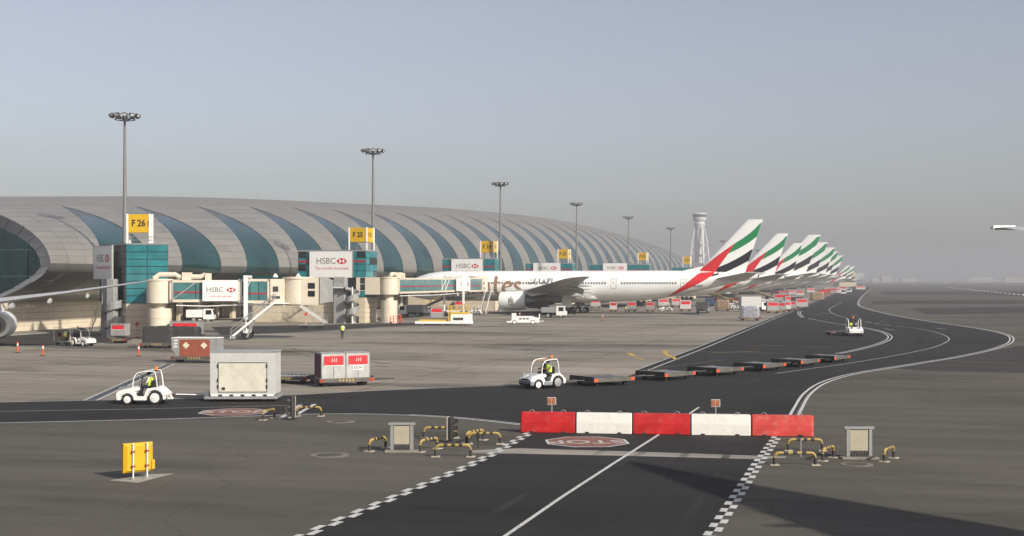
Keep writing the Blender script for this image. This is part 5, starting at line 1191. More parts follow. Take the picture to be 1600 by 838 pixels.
    b.cyl((X(.1), 0, .7), (X(-.18), 0, .32), .03); b.box(X(-.2), X(.1), -.08, .08, .26, .36); b.build('tow_hitch', 'white_paint', t)
    b = MB(); b.cyl((X(1.76), -hw + .04, .95), (X(1.7), -hw - .02, 1.3), .018); b.box(X(1.68), X(1.72), -hw - .12, -hw + .04, 1.28, 1.42); b.build('mirror', 'cable_black', t)
    return t
def on_seat(tr_loc, rotz, dx=-.35, dy=-.02, z=.85):
    c, s = math.cos(rotz), math.sin(rotz); return (tr_loc[0] + dx * c - dy * s, tr_loc[1] + dx * s + dy * c, z)
l1 = G(226, 631); r1 = camdir(-1, .02)
tractor('white baggage tractor pulling the big white box trailer, lower left', l1, r1)
person('person', 'driver in a yellow vest and white shirt on the lower left tractor', on_seat(l1, r1, dy=.1), r1, 'sit')
l2 = G(848, 606.5); r2 = camdir(-.82, -.57)
tractor('white and grey baggage tractor pulling the line of empty dollies', l2, r2, True, 'cardboard')
person('person', 'driver in a yellow vest and grey shirt on the tractor with empty dollies', on_seat(l2, r2, dy=.2), r2, 'sit', 'cloth_grey')
person('person', 'passenger in dark green beside the driver of the tractor with empty dollies', on_seat(l2, r2, dy=-.25), r2, 'sit', 'cloth_green', vest=False)
l3 = G(1334, 525); r3 = camdir(-.05, -1)
t3 = tractor('distant white tractor facing the camera at the right road bend', l3, r3); t3.scale = (1.1, 1.32, 1.15)
person('person', 'driver in a bright yellow vest in the distant tractor at the road bend', on_seat(l3, r3, dy=-.33, z=.95), r3, 'sit')
person('person', 'passenger in dark clothes in the distant tractor at the road bend', on_seat(l3, r3, dy=.33, z=.95), r3, 'sit', 'cloth_grey', vest=False)
l4 = G(128, 541); r4 = camdir(.9, -.5)
tractor('white tractor parked by the far left wall with a loaded cart', l4, r4)
person('person', 'ground worker in a yellow vest standing behind the cart at the far left', G(102, 541), camdir(1, 0), 'stand')
person('person', 'lone ground worker in a yellow vest walking across the open apron', G(535, 530), camdir(.3, 1), 'stand')
person('person', 'ground worker in a pale vest under the rear fuselage of the nearest airliner', G(977.5, 490.5), camdir(-1, 0), 'stand')
person('person', 'loader operator in white standing on the yellow platform', D(715, YH, 212) - Vector((0, 0, CH - 3.1)), camdir(-1, 0), 'stand', vest=False)

# ================================================================== DOLLIES AND CONTAINERS
def dolly(label, loc, rotz, L_=3.3, W_=2.5, group='flat cargo dollies', bar=True, deckm='dark_steel', orange=True):
    t = thing('cargo_dolly', label, 'dolly', loc, rotz, group)
    b = MB(); b.bbox(-L_ / 2, L_ / 2, -W_ / 2, W_ / 2, .34, .46, .02); b.build('deck', deckm, t)
    b = MB()
    for k in range(9): x = -L_ / 2 + .25 + k * (L_ - .5) / 8; b.cyl((x, -W_ / 2 + .12, .47), (x, W_ / 2 - .12, .47), .035, n=6)
    stuff(b.build('rollers', 'steel_grey', t))
    b = MB()
    for s in (-1, 1): b.box(-L_ / 2, L_ / 2, s * W_ / 2 - .05, s * W_ / 2 + .03, .28, .54)
    stuff(b.build('side_rails', 'dolly_rail', t))
    b = MB(); b.box(L_ / 2 - .08, L_ / 2 + .05, -W_ / 2, W_ / 2, .46, .62); b.build('end_stop', 'dark_steel', t)
    for sx in (-1, 1):
        for sy in (-1, 1):
            wheel(t, sx * (L_ / 2 - .5), sy * (W_ / 2 - .35), .19, .14, 'dark_steel')
            b = MB(); b.box(sx * L_ / 2 - (.3 if sx > 0 else -.0), sx * L_ / 2 + (.04 if sx > 0 else .3), sy * W_ / 2 - (.05 if sy < 0 else -.035), sy * W_ / 2 + (.05 if sy > 0 else -.035), .3, .5); b.build('corner_marker', 'orange_red', t)
    b = MB()
    for k in range(5): b.box(-.5 + k * .22, -.4 + k * .22, -W_ / 2 - .055, -W_ / 2 - .05, .32, .5)
    stuff(b.build('hazard_stripes', 'hoop_yellow', t))
    if bar:
        b = MB(); b.cyl((L_ / 2 - .2, -.5, .36), (L_ / 2 + 1.2, 0, .36), .045, n=8); b.cyl((L_ / 2 - .2, .5, .36), (L_ / 2 + 1.2, 0, .36), .045, n=8); b.cyl((L_ / 2 + 1.15, 0, .36), (L_ / 2 + 1.75, 0, .36), .05, n=8); b.build('tow_bar', 'dark_steel', t)
    return t
dpos = [(941, 601), (1040, 592.5), (1118, 585.5), (1187, 578.5), (1243, 572), (1293, 565.5)]
names = ['first empty flat dolly directly behind the tractor', 'second empty flat dolly of the train', 'third empty flat dolly of the train', 'fourth empty flat dolly of the train', 'fifth empty flat dolly of the train', 'last empty flat dolly at the far end of the train']
gpos = [G(*p) for p in dpos]; d0 = None
for i, p in enumerate(gpos):
    nxt = gpos[i - 1] if i else Vector(l2); v = nxt - p; an = math.atan2(v.y, v.x)
    if d0 is None: d0 = dolly(names[0], p, an, group='empty dollies behind the tractor')
    else: copy_tree(d0, names[i], p, an)
dd = G(1310, 523.5); copy_tree(d0, 'dark empty dolly beside the distant tractor at the road bend', dd, camdir(1, .15), .85)
b = MB(); 
def container(label, loc, rotz, w=1.55, dep=1.5, h=1.6, z=.5, body='aluminium', chamfer=0.0, red=True, text_=None, side=None, group='cargo containers', full=True):
    """unit load device: x across the front, front faces local -y"""
    t = thing('cargo_container', label, 'container', (loc[0], loc[1], z), rotz, group)
    x0, x1 = -w / 2, w / 2; pol = [(x0 + chamfer, 0), (x1, 0), (x1, h), (x0, h), (x0, chamfer * .9)] if chamfer else [(x0, 0), (x1, 0), (x1, h), (x0, h)]
    b = MB(); b.prism([(p[0], p[1]) for p in pol], -dep / 2, dep / 2); b.build('shell', body, t)
    b = MB(); e = .03
    n = len(pol)
    for i in range(n):
        a, c = pol[i], pol[(i + 1) % n]; b.tube([(a[0], -dep / 2 - .01, a[1]), (c[0], -dep / 2 - .01, c[1])], e, 4)
    for a in pol: b.tube([(a[0], -dep / 2, a[1]), (a[0], dep / 2, a[1])], e, 4)
    b.build('edge_frame', 'galv', t)
    if side:
        b = MB(); b.box(x0 - .025, x0 - .01, -dep / 2 + .08, dep / 2 - .08, max(.08, chamfer), h - .08); b.build('side_curtain', side, t)
    if red:
        b = MB(); b.box(x0 + w * .1, x1 - w * .1, -dep / 2 - .03, -dep / 2 - .01, h * .53, h * .88); rp = b.build('red_panel', 'brand_red', t)
        b = MB(); b.box(x0 + w * .1, x1 - w * .1, -dep / 2 - .035, -dep / 2 - .012, h * .49, h * .52); b.build('white_strip', 'sign_white', rp)
        if full:
            b = MB(); s_ = w * .09
            for k in range(3): b.tube([(-s_ + k * s_, -dep / 2 - .035, h * .66), (-s_ * .6 + k * s_ * .9, -dep / 2 - .035, h * .73), (-s_ * .8 + k * s_, -dep / 2 - .035, h * .79)], w * .016, 4)
            stuff(b.build('emblem', 'sign_white', rp))
    if full:
        b = MB(); b.box(-.012, .012, -dep / 2 - .02, -dep / 2 - .005, .08, h * .5); b.box(x0 + .1, x1 - .1, -dep / 2 - .02, -dep / 2 - .005, h * .5, h * .515); stuff(b.build('door_seams', 'dark_steel', t))
    if text_:
        b = MB(); b.box(x0 + w * .28, x1 - w * .28, -dep / 2 - .03, -dep / 2 - .012, h * .32, h * .5); lp = b.build('label_plate', 'sign_white', t)
        text(text_, h * .16, 'lettering', 'grey_letters', lp, face_mtx(Vector((0, -dep / 2 - .033, h * .41)), (1, 0, 0)), bold=.008)
    return t
RC = YAW     # square to the camera
dl = G(535, 602.5); ang = camdir(1, .48)
dolly('loaded dolly carrying two silver containers left of centre', dl, ang, 3.6, 1.7, group='loaded dollies')
u = Vector((math.cos(ang), math.sin(ang), 0))
container('silver container with maroon side curtain, left one on the loaded dolly', dl - u * .82, ang, 1.62, 1.5, 1.65, .5, side='maroon')
container('silver container with white GOH plate, right one on the loaded dolly', dl + u * .82, ang, 1.6, 1.4, 1.65, .5, chamfer=.0, text_='GOH')
copy_tree(d0, 'empty dolly with yellow stripes between box trailer and loaded dolly', G(458, 598), camdir(1, -.25), .9)
# big white box trailer
bt_ = G(383, 625.5); an = camdir(1, 0) + .02; t = thing('box_trailer', 'big white box trailer with a pale dented side door behind the lower left tractor', 'trailer', bt_, an)
b = MB(); b.bbox(-2.1, 1.95, -1.05, 1.05, .16, .30, .03); b.build('platform', 'aluminium', t)
b = MB(); b.box(-1.72, 1.85, -1.0, 1.0, .42, 2.72); b.build('box_core', 'trailer_grey', t)
b = MB(); b.box(-1.75, -1.33, -1.04, -1.0, .42, 2.74); b.box(1.42, 1.88, -1.04, -1.0, .42, 2.74); b.box(-1.75, 1.88, -1.045, -1.0, 2.2, 2.745); b.box(-1.75, 1.88, -1.045, -1.0, .40, .52); b.build('frame', 'trailer_grey', t)
b = MB(); b.box(-1.335, 1.425, -1.02, -1.0, .515, 2.205); b.build('door_gasket', 'dark_steel', t)
b = MB(); b.bbox(-1.28, 1.37, -1.035, -1.0, .57, 2.15, .01); b.build('side_door', 'pale_panel', t)
b = MB()
for z in (.75, 1.1, 1.9): b.box(1.36, 1.44, -1.07, -1.02, z, z + .2); b.box(-1.36, -1.28, -1.07, -1.02, z, z + .2)
stuff(b.build('door_hinges', 'dark_steel', t))
b = MB(); b.box(-1.1, -.92, -1.05, -1.03, .66, .82); b.build('lock_plate', 'dark_steel', t)
b = MB(); b.box(-1.79, -1.72, -.9, .9, .5, 2.6); b.build('front_curtain', 'maroon', t)
b = MB(); b.bbox(-1.78, 1.9, -1.06, 1.06, 2.745, 2.82, .02); b.build('roof', 'aluminium', t)
b = MB()
for k in range(6): b.box(-1.7 + k * .62, -1.3 + k * .62, -1.065, -1.05, .31, .43)
stuff(b.build('rail_blocks', 'white_paint', t))
for sx in (-1.2, 1.2):
    for sy in (-.8, .8): wheel(t, sx, sy, .17, .14, 'dark_steel')
b = MB(); b.cyl((-2.0, 0, .3), (-3.9, 0, .34), .04); b.box(-2.15, -1.9, -.6, .6, .3, .55); b.build('tow_bar', 'white_paint', t)
# red container with cream flowers
rc = G(309, 566.5); an = camdir(1, -.08); t = thing('cargo_container', 'wide rust-red container with two cream flower emblems', 'container', (rc.x, rc.y, .42), an, 'cargo containers')
b = MB(); b.prism([(-1.35, 0), (1.95, 0), (1.95, 1.6), (-1.95, 1.6), (-1.95, .75)], -.75, .75); b.build('shell', 'aluminium', t)
b = MB(); b.bbox(-1.25, 1.25, -.79, -.75, .12, 1.5, .01); rp = b.build('red_curtain', 'rust_container', t)
for x in (-.72, .78):
    b = MB(); c = (x, 1.02)
    pts = []
    for i in range(32): a = i * math.pi / 16; r = .17 + .09 * abs(math.cos(2 * a)) ; pts.append((c[0] + r * math.cos(a), c[1] + r * math.sin(a)))
    b.prism(pts, -.81, -.79); b.build('flower_emblem', 'cream', rp)
b = MB(); b.box(-1.95, 1.95, -.78, .78, 1.6, 1.66); b.build('top', 'white_paint', t)
b = MB()
for z in (.85, 1.1, 1.35): b.box(-1.75, -1.45, -.775, -.75, z, z + .12)
stuff(b.build('vent_slots', 'white_paint', t))
dolly('loaded dolly under the rust-red flower container', G(309, 566.5), an, 4.0, 1.7, group='loaded dollies', bar=False)
# netted black cargo
def netted(label, loc, rotz, w, dep, h, z=.5, matn='net_black'):
    t = thing('netted_cargo', label, 'cargo pallet', (loc[0], loc[1], z), rotz, 'netted and wrapped cargo pallets')
    rnd = random.Random(hash(label) % 1000 if False else len(label)); b = MB(); n = 7; vs = []
    for j in range(5):
        zz = h * j / 4
        for i in range(28):
            a = 2 * math.pi * i / 28; cx_, sx_ = math.cos(a), math.sin(a); k = 1 / max(abs(cx_), abs(sx_)); s_ = (1 - .06 * (j == 4)) * (1 + rnd.uniform(-.025, .025))
            vs.append((w / 2 * cx_ * min(k, 1.25) * s_, dep / 2 * sx_ * min(k, 1.25) * s_, zz + (rnd.uniform(-.06, .06) if j == 4 else 0)))
    fs = [(j * 28 + i, j * 28 + (i + 1) % 28, (j + 1) * 28 + (i + 1) % 28, (j + 1) * 28 + i) for j in range(4) for i in range(28)] + [tuple(4 * 28 + i for i in range(28))]
    b.add(vs, fs); b.build('load', matn, t, smooth=False)
    b = MB(); y = -dep / 2 - .05
    for i in range(int(w / .22) + 8):
        x = -w / 2 + (i - 4) * .25
        for s_ in (1, -1):
            x0, x1 = x, x + s_ * h
            lo, hi = max(-w / 2, min(x0, x1)), min(w / 2, max(x0, x1))
            if hi - lo > .1:
                zf = lambda q: (q - x0) / (x1 - x0) * h; b.cyl((lo, y, zf(lo)), (hi, y, zf(hi)), .011, n=3)
    stuff(b.build('net', 'mast_grey', t)); return t
nb = G(250, 543.5); an = camdir(1, -.05)
netted('black netted cargo pallet on a dolly behind the rust-red container', nb, an, 3.2, 2.0, 1.65)
dolly('dolly with red ends under the black netted pallet', nb, an, 3.4, 2.2, group='loaded dollies', bar=False)
nb = G(291, 540); netted('second low black netted pallet just behind the rust-red container', nb, an, 2.9, 1.6, 1.5, .45); dolly('dolly under the second black netted pallet', nb, an, 3.2, 1.8, group='loaded dollies', bar=False)
nb = G(292, 531); container('long grey and red container at the back of the left cargo group', nb, an, 3.4, 1.6, 1.6, .5, full=False); dolly('dolly under the long grey and red container', nb, an, 3.5, 1.8, group='loaded dollies', bar=False)
nb = G(188.5, 536.5); an2 = camdir(1, -.1); container('small white and red container on a dolly by the spiral stair', nb, an2, 1.55, 1.4, 1.25, .85, full=False); dolly('dark red dolly by the foot of the first mast', nb, an2, 1.7, 1.6, group='loaded dollies', bar=False)
nb = G(108, 540.5); t = thing('baggage_cart', 'open baggage cart piled with brown boxes behind the parked tractor', 'cart', nb, r4)
b = MB(); b.box(-1.4, 1.0, -.75, .75, .4, .5); b.build('floor', 'galv', t)
b = MB()
for x in (-1.4, .95):
    for y in (-.72, .72): b.cyl((x, y, .5), (x, y, 1.9), .03, n=6)
    b.cyl((x, -.72, 1.9), (x, .72, 1.9), .03, n=6)
b.build('hoops', 'white_paint', t)
for i in range(12):
    b = MB(); x, y, z = -1.2 + (i % 4) * .52, -.45 + ((i // 4) % 2) * .5, .5 + (i // 8) * .45; b.bbox(x, x + .46, y, y + .45, z, z + .42, .02); b.build('box', ('cardboard', 'cloth_grey', 'maroon')[i % 3], t)
for sx in (-1, .6):
    for sy in (-.6, .6): wheel(t, sx, sy, .2, .14, 'dark_steel')
# flat empty cart in front of the first stair
t = thing('baggage_cart', 'flat grey cart with mesh ends standing by the gate wall', 'cart', G(486, 513.5), camdir(1, 0))
b = MB(); b.bbox(-1.7, 1.7, -.7, .7, .45, .6, .02); b.build('floor', 'galv', t)
b = MB()
for x in (.2, 1.65):
    for z in (.8, 1.0, 1.2, 1.4): b.cyl((x, -.65, z), (x, .65, z), .02, n=6)
    for y in (-.65, .65): b.cyl((x, y, .6), (x, y, 1.45), .03, n=6)
for z in (1.0, 1.4): b.cyl((.2, -.65, z), (1.65, -.65, z), .02, n=6)
b.build('mesh_frame', 'galv', t)
for sx in (-1.2, -.8, 1.0, 1.4): wheel(t, sx, -.5, .2, .14, 'rubber'); wheel(t, sx, .5, .2, .14, 'rubber')

# ================================================================== SERVICE VEHICLES
def truck(label, loc, rotz, L_=6.0, box_h=2.2, box='white_paint', cab='white_paint', cat='truck', boxz=1.0, group='service trucks and vans'):
    t = thing('service_truck', label, cat, loc, rotz, group); w = 1.15
    b = MB(); b.prism([(L_ / 2 - 1.7, .5), (L_ / 2, .5), (L_ / 2, 1.15), (L_ / 2 - .25, 2.1), (L_ / 2 - 1.7, 2.15)], -w, w); cb_ = b.build('cab', cab, t)
    b = MB(); b.add([(L_ / 2 + .01, -w + .1, 1.2), (L_ / 2 + .01, w - .1, 1.2), (L_ / 2 - .22, w - .15, 2.02), (L_ / 2 - .22, -w + .15, 2.02)], [(0, 1, 2, 3)]); b.build('windscreen', 'black_glass', cb_)
    for s in (-1, 1):
        b = MB(); b.box(L_ / 2 - 1.3, L_ / 2 - .4, s * w - (.02 if s < 0 else -.0), s * w + (.02 if s > 0 else 0), 1.25, 1.95); b.build('side_window', 'black_glass', cb_)
        b = MB(); b.box(L_ / 2, L_ / 2 + .03, s * .8 - .16, s * .8 + .16, .75, .95); b.build('headlight', 'lamp_glass', cb_)
        wheel(t, L_ / 2 - .95, s * (w - .15), .42, .26, 'galv'); wheel(t, -L_ / 2 + 1.2, s * (w - .15), .42, .26, 'galv')
    b = MB(); b.box(-L_ / 2, L_ / 2 - 1.2, -.5, .5, .5, .8); b.build('chassis', 'dark_steel', t)
    b = MB(); b.bbox(-L_ / 2, L_ / 2 - 1.8, -w - .05, w + .05, boxz, boxz + box_h, .03); b.build('cargo_box', box, t)
    return t
truck('white flatbed truck in front of the main wheels under the airliner wing', G(866, 497), camdir(1, -.15), 4.4, .9, 'galv')
truck('large plain white box truck behind the third row of containers', G(1178, 487), camdir(1, .1), 6.2, 2.2, 'trailer_grey')
truck('white van seen from behind under the rear fuselage', G(1098, 489.5), camdir(.25, 1), 4.2, 1.6, 'concrete_grey', boxz=.7)
truck('small white service truck below the docked bridge', G(645, 495), camdir(-1, .3), 5.0, 1.2, 'galv')
truck('white van at the wall behind the first jet bridge', G(314, 503.5), camdir(1, .1), 4.4, 1.2, boxz=.8)
truck('second white van at the wall, right of the first bridge stair', G(424, 503), camdir(1, .1), 4.2, 1.2, boxz=.8)
truck('white car on the service road, nearer of two', G(1318, 460.5), camdir(-.3, -1), 4.2, .9, boxz=.7)
truck('white van on the service road, farther of two', G(1327, 457.8), camdir(-.3, -1), 5.0, 1.4, boxz=.7)
for px, py, hd_, lb in ((905, 489, (1, .2), 'small tractor behind the main wheels of the nearest airliner'), (1040, 487, (-1, .1), 'tractor right of the third container under the fuselage'), (742, 492, (-1, .2), 'tractor under the nose behind the cargo loader'), (1150, 484, (1, .1), 'tractor coupled in front of the plain white box truck'), (585 + 120, 494, (1, .3), 'tractor half hidden behind the loader ladder')):
    tractor(lb, G(px, py), camdir(*hd_), True)
for px, py, w, lb in ((930, 482, 2.4, 'shaded container behind the bogie wheels'), (1036, 481, 2.6, 'shaded container behind the tractor under the rear fuselage'), (1056, 480, 2.4, 'shaded container left of the wide grey one'), (1146, 478, 3.2, 'shaded container behind the brown netted pallet'), (718, 486, 2.2, 'container at the wall behind the cargo loader'), (740, 485, 2.2, 'container at the wall below the aircraft nose')):
    container(lb, G(px, py), camdir(1, .05), w, 1.6, 1.7, .5, body='aluminium', full=False); dolly('dolly carrying the ' + lb, G(px, py), camdir(1, .05), w + .3, 1.8, group='loaded dollies', bar=False)
def belt_loader(label, loc, rotz):
    t = thing('belt_loader', label, 'belt loader', loc, rotz, 'belt loaders under the airliners')
    b = MB(); b.bbox(-2.6, 2.2, -.9, .9, .35, .95, .05); b.build('chassis', 'white_paint', t)
    b = MB(); b.loft([[(-3.4, y, z) for y, z in ((-.5, .8), (.5, .8), (.5, 1.05), (-.5, 1.05))], [(3.8, y, z) for y, z in ((-.5, 3.0), (.5, 3.0), (.5, 3.25), (-.5, 3.25))]]); b.build('conveyor', 'dark_steel', t)
    b = MB()
    for y in (-.55, .55): b.cyl((-3.2, y, 1.5), (3.6, y, 3.7), .03, n=6); b.cyl((1.2, y, .9), (1.6, y, 2.4), .05, n=6)
    b.build('rails', 'loader_yellow', t)
    b = MB(); b.bbox(-1.2, -.2, .55, .95, .9, 1.7, .04); b.build('driver_seat', 'rubber', t)
    for x in (-1.8, 1.5): wheel(t, x, -.8, .36, .24); wheel(t, x, .8, .36, .24)
    return t
belt_loader('belt loader raised to the rear hold of the nearest airliner', G(1132, 480), camdir(-.9, .4)); belt_loader('belt loader under the tail of the second airliner', G(1196, 472), camdir(-.9, .4)); belt_loader('belt loader below the forward fuselage left of the engine', G(672, 491), camdir(.7, .7))
# white ground power tow unit
t = thing('ground_power_unit', 'low white ground power unit in front of the engine', 'power unit', G(818, 507), camdir(1, 0))
b = MB(); b.prism([(-1.9, .55), (-2.6, .45), (-2.5, .3), (2.4, .3), (2.4, 1.0), (1.5, 1.15), (1.5, 1.25), (-1.1, 1.25), (-1.1, 1.7), (-1.8, 1.7), (-1.8, .8)], -.8, .8); b.build('housing', 'white_paint', t)
for k in range(3):
    b = MB(); b.box(-.7 + k * .55, -.3 + k * .55, -.83, -.8, .75, 1.05); b.build('louvre', 'cloth_grey', t)
for x in (-1.4, 1.4): wheel(t, x, -.72, .36, .2); wheel(t, x, .72, .36, .2)
b = MB(); b.cyl((2.4, 0, .45), (3.1, 0, .5), .05); b.box(2.35, 2.5, -.8, .8, .9, 1.6); b.build('hitch_guard', 'white_paint', t)
# cargo loader with yellow platform
t = thing('cargo_loader', 'white and yellow cargo loader with raised platform below the docked bridge', 'loader', G(693, 508.5), camdir(1, 0))
b = MB(); b.bbox(-4.2, 4.4, -1.6, 1.6, .3, .62, .05); b.build('chassis', 'white_paint', t)
b = MB(); b.bbox(-3.6, .6, -1.3, 1.3, .66, .85, .02); b.build('rear_deck', 'loader_yellow', t)
b = MB(); b.bbox(1.0, 3.9, -1.4, 1.4, 1.75, 1.95, .02); b.build('platform', 'loader_yellow', t)
b = MB(); b.box(1.2, 4.3, -1.5, 1.5, .62, 1.7); b.build('engine_housing', 'white_paint', t)
b = MB(); b.box(1.5, 3.0, -1.53, -1.5, .8, 1.2); b.build('side_opening', 'dark_steel', t)
b = MB()
for x in (.85, 1.15): b.box(x - .05, x + .05, -1.55, -1.45, .5, 3.0)
for k in range(8): b.box(.85, 1.15, -1.53, -1.47, .6 + k * .28, .66 + k * .28)
b.build('ladder', 'loader_yellow', t)
b = MB()
for z in (2.4, 2.9):
    b.tube([(1.1, -1.35, z), (3.8, -1.35, z), (3.8, 1.35, z), (1.1, 1.35, z)], .035, 6)
for x in (1.1, 2, 2.9, 3.8):
    for y in (-1.35, 1.35): b.cyl((x, y, 1.9), (x, y, 2.95), .035, n=6)
b.build('guard_rail', 'loader_yellow', t)
for x in (-3, 0, 3): wheel(t, x, -1.35, .3, .25, 'galv'); wheel(t, x, 1.35, .3, .25, 'galv')
container('grey container with red panel waiting behind the loader', G(683, 504), camdir(1, 0), 2.0, 1.6, 1.6, .8, chamfer=.3, full=False); dolly('dolly under the container behind the loader', G(683, 504), camdir(1, 0), 2.4, 1.8, group='loaded dollies', bar=False)
t = thing('equipment_rack', 'rusty orange wheeled rack beside the bridge column', 'rack', G(618, 506), camdir(1, 0))
b = MB()
for x in (-.8, -.3, .3, .8):
    for y in (-.3, .3): b.cyl((x, y, .1), (x, y, 1.2 + .2 * (x > 0)), .035, n=6)
for z in (.3, .75, 1.2):
    for y in (-.3, .3): b.cyl((-.8, y, z), (.8, y, z), .035, n=6)
b.cyl((.8, 0, 1.3), (1.3, 0, .1), .035, n=6); b.build('frame', 'orange_red', t)
for x in (-.7, .7): wheel(t, x, 0, .12, .6, 'rubber')
# containers under and beyond the airliners: (px, py of the front foot, width m, kind)
rows = [(958.5, 487.5, 1.6, 'container with red panel standing left of the worker under the fuselage'), (987, 487.5, 2.0, 'container with red panel standing right of the worker under the fuselage'), (1016, 487.5, 1.8, 'third container under the fuselage from the main wheels'), (1071, 486.5, 2.4, 'grey wide container left of the van seen from behind'),
        (846.5, 484, 1.9, 'container with red panel behind the engine'), (798, 484, 2.0, 'container with red panel behind the bridge stair'), (772, 484.5, 1.7, 'container at the wall left of the engine'),
        (1207, 489.5, 2.4, 'nearest white container with red panel at the apron edge'), (1219, 488.5, 2.2, 'second white container at the apron edge'), (1228, 486.5, 2.0, 'third container at the apron edge'), (1236, 485.5, 2.2, 'fourth dark-sided container at the apron edge'), (1252, 482.5, 2.8, 'tall white container nearest the road edge'), (1245, 479, 3.0, 'maroon container behind the tall white one'), (1234, 477, 3.0, 'grey container behind the apron edge row'), (1222, 474, 5.0, 'long white container behind the apron edge row'),
        (1211, 464.5, 2.8, 'small far container under the second tail, left one'), (1224, 463, 3.0, 'small far container under the second tail, middle one'), (1236.5, 462, 3.0, 'small far container under the third tail'), (1250, 463.5, 3.4, 'small far white container under the third tail'), (1266, 458.5, 4.0, 'far white container stacked by the fourth tail'), (1300, 459.5, 4.5, 'far red and white container by the road, left one'), (1307, 459, 4.0, 'far red and white container by the road, right one'), (1288, 462.5, 5.0, 'far rusty container behind the netted load by the road'), (1295, 457.5, 5.0, 'far container under the sixth tail'), (1317, 455, 6.0, 'very far white container near the road end'), (1344, 453.5, 6.5, 'very far red and white vehicle box at the road end')]
for i, (px, py, w, lb) in enumerate(rows):
    c = G(px, py); an = camdir(1, -.1 + .2 * math.sin(i * 3.1)); hgt = 1.65 if w < 2.3 else 1.9 if w < 3.5 else 2.2
    bd = 'maroon' if 'maroon' in lb else 'rust_container' if 'rusty' in lb else 'aluminium' if i % 3 else 'trailer_grey'
    container(lb[0].upper() + lb[1:] if False else lb, c, an, w, 1.6, hgt, .5, body=bd, full=False, red='maroon' not in lb, side='cloth_grey')
    if py > 470: dolly('low dolly under the ' + lb, c, an, w + .3, 1.8, group='loaded dollies', bar=False)
for px, py, w, h, mm, lb in ((1128.5, 486, 2.9, 1.9, 'cardboard', 'brown netted cargo pallet under the rear of the nearest airliner'), (1277, 470, 4.2, 2.2, 'cardboard', 'far brown netted pallet at the apron edge'), (1171.5, 501, 3.0, 1.9, 'wrap_film', 'clear film wrapped cargo on a dolly near the apron edge')):
    c = G(px, py); netted(lb, c, camdir(1, -.05), w, 1.9, h, .5, mm); dolly('flat dolly under the ' + lb, c, camdir(1, -.05), w + .4, 2.1, group='loaded dollies', bar='film' in lb)
t = thing('cargo_stack', 'blue and pink plastic stack under the tail of the nearest airliner', 'cargo pallet', G(1113, 478), camdir(1, 0))
b = MB(); b.bbox(-1.8, .6, -.8, .8, .3, 1.9, .05); b.build('blue_load', 'crate_blue', t); b = MB(); b.bbox(.65, 1.7, -.8, .8, .3, 2.5, .05); b.build('pink_load', 'logo_red', t); b = MB(); b.box(-1.9, 1.8, -.9, .9, .1, .28); b.build('pallet', 'dark_steel', t)
# ================================================================== SMALL APRON FURNITURE
def red_post(label, px, py):
    t = thing('safety_bollard', label, 'bollard', G(px, py), 0, 'red safety bollards on the apron')
    b = MB(); b.lathe([(.24, 0), (.24, .05), (.1, .08)], 12); b.build('foot', 'rubber', t); b = MB(); b.lathe([(.085, .08), (.08, .95), (.03, 1.0)], 10); b.build('post', 'orange_red', t)
    b = MB(); b.lathe([(.09, .68), (.09, .85)], 10); b.build('reflective_band', 'sign_white', t)
for px, py, lb in ((27.5, 551.5, 'red bollard farthest left, under the engine'), (67, 556.5, 'red bollard second from the left edge'), (127 * 0 + 216.5, 557, 'red bollard in front of the black netted pallet'), (941.5, 501, 'red bollard beside the main wheels of the nearest airliner'), (812, 497, 'red bollard behind the power unit')): red_post(lb, px, py)
def striped(label, px, py):
    t = thing('marker_post', label, 'post', G(px, py), camdir(1, 0), 'red and white marker posts')
    b = MB()
    for k in range(6): b.cyl((0, 0, k * .2), (0, 0, (k + 1) * .2), .07, n=10, mi=k % 2)
    b.build('post', ['brand_red', 'sign_white'], t); b = MB(); b.lathe([(.02, -.02), (.22, -.02), (.22, .02), (.02, .02)], 14, 0, (0, 0, 1.65), 'y'); b.build('disc', 'brand_red', t); b = MB(); b.cyl((0, 0, 1.2), (0, 0, 1.5), .03); b.build('neck', 'dark_steel', t)
striped('red and white striped post at the foot of the first gate tower', 214, 528); striped('stop disc on a thin post by the gate wall', 478, 508)
# yellow board seen from behind
c = G(216, 748); t = thing('sign_board', 'yellow sign board on two white posts seen from behind, lower left', 'sign', c, camdir(.8, .6))
b = MB(); 
b.loft([[(-.52, .16, .22), (.52, .16, .22), (.52, .16, 1.22), (-.52, .16, 1.22)], [(-.52, .02, .22), (.52, .02, .22), (.52, .02, 1.22), (-.52, .02, 1.22)], [(-.40, -.06, .30), (.42, -.06, .30), (.42, -.06, 1.12), (-.40, -.06, 1.12)]]); b.build('board', 'sign_yellow', t)
for x in (-.22, .27):
    b = MB(); b.cyl((x, -.12, 0), (x, -.12, 1.24), .026); p_ = b.build('post', 'white_paint', t)
    for z in (.45, .95):
        b = MB(); b.box(x - .06, x + .06, -.17, -.055, z - .03, z + .03); b.build('clamp', 'rust_container', p_)
    b = MB(); b.lathe([(.16, .014), (.16, .03), (.05, .05)], 10, 0, (x, -.12, 0)); b.build('foot_plate', 'galv', p_)
b = MB(); b.bbox(.44, .56, -.1, .0, .3, .62, .02); b.build('cable_box', 'sign_yellow', t)
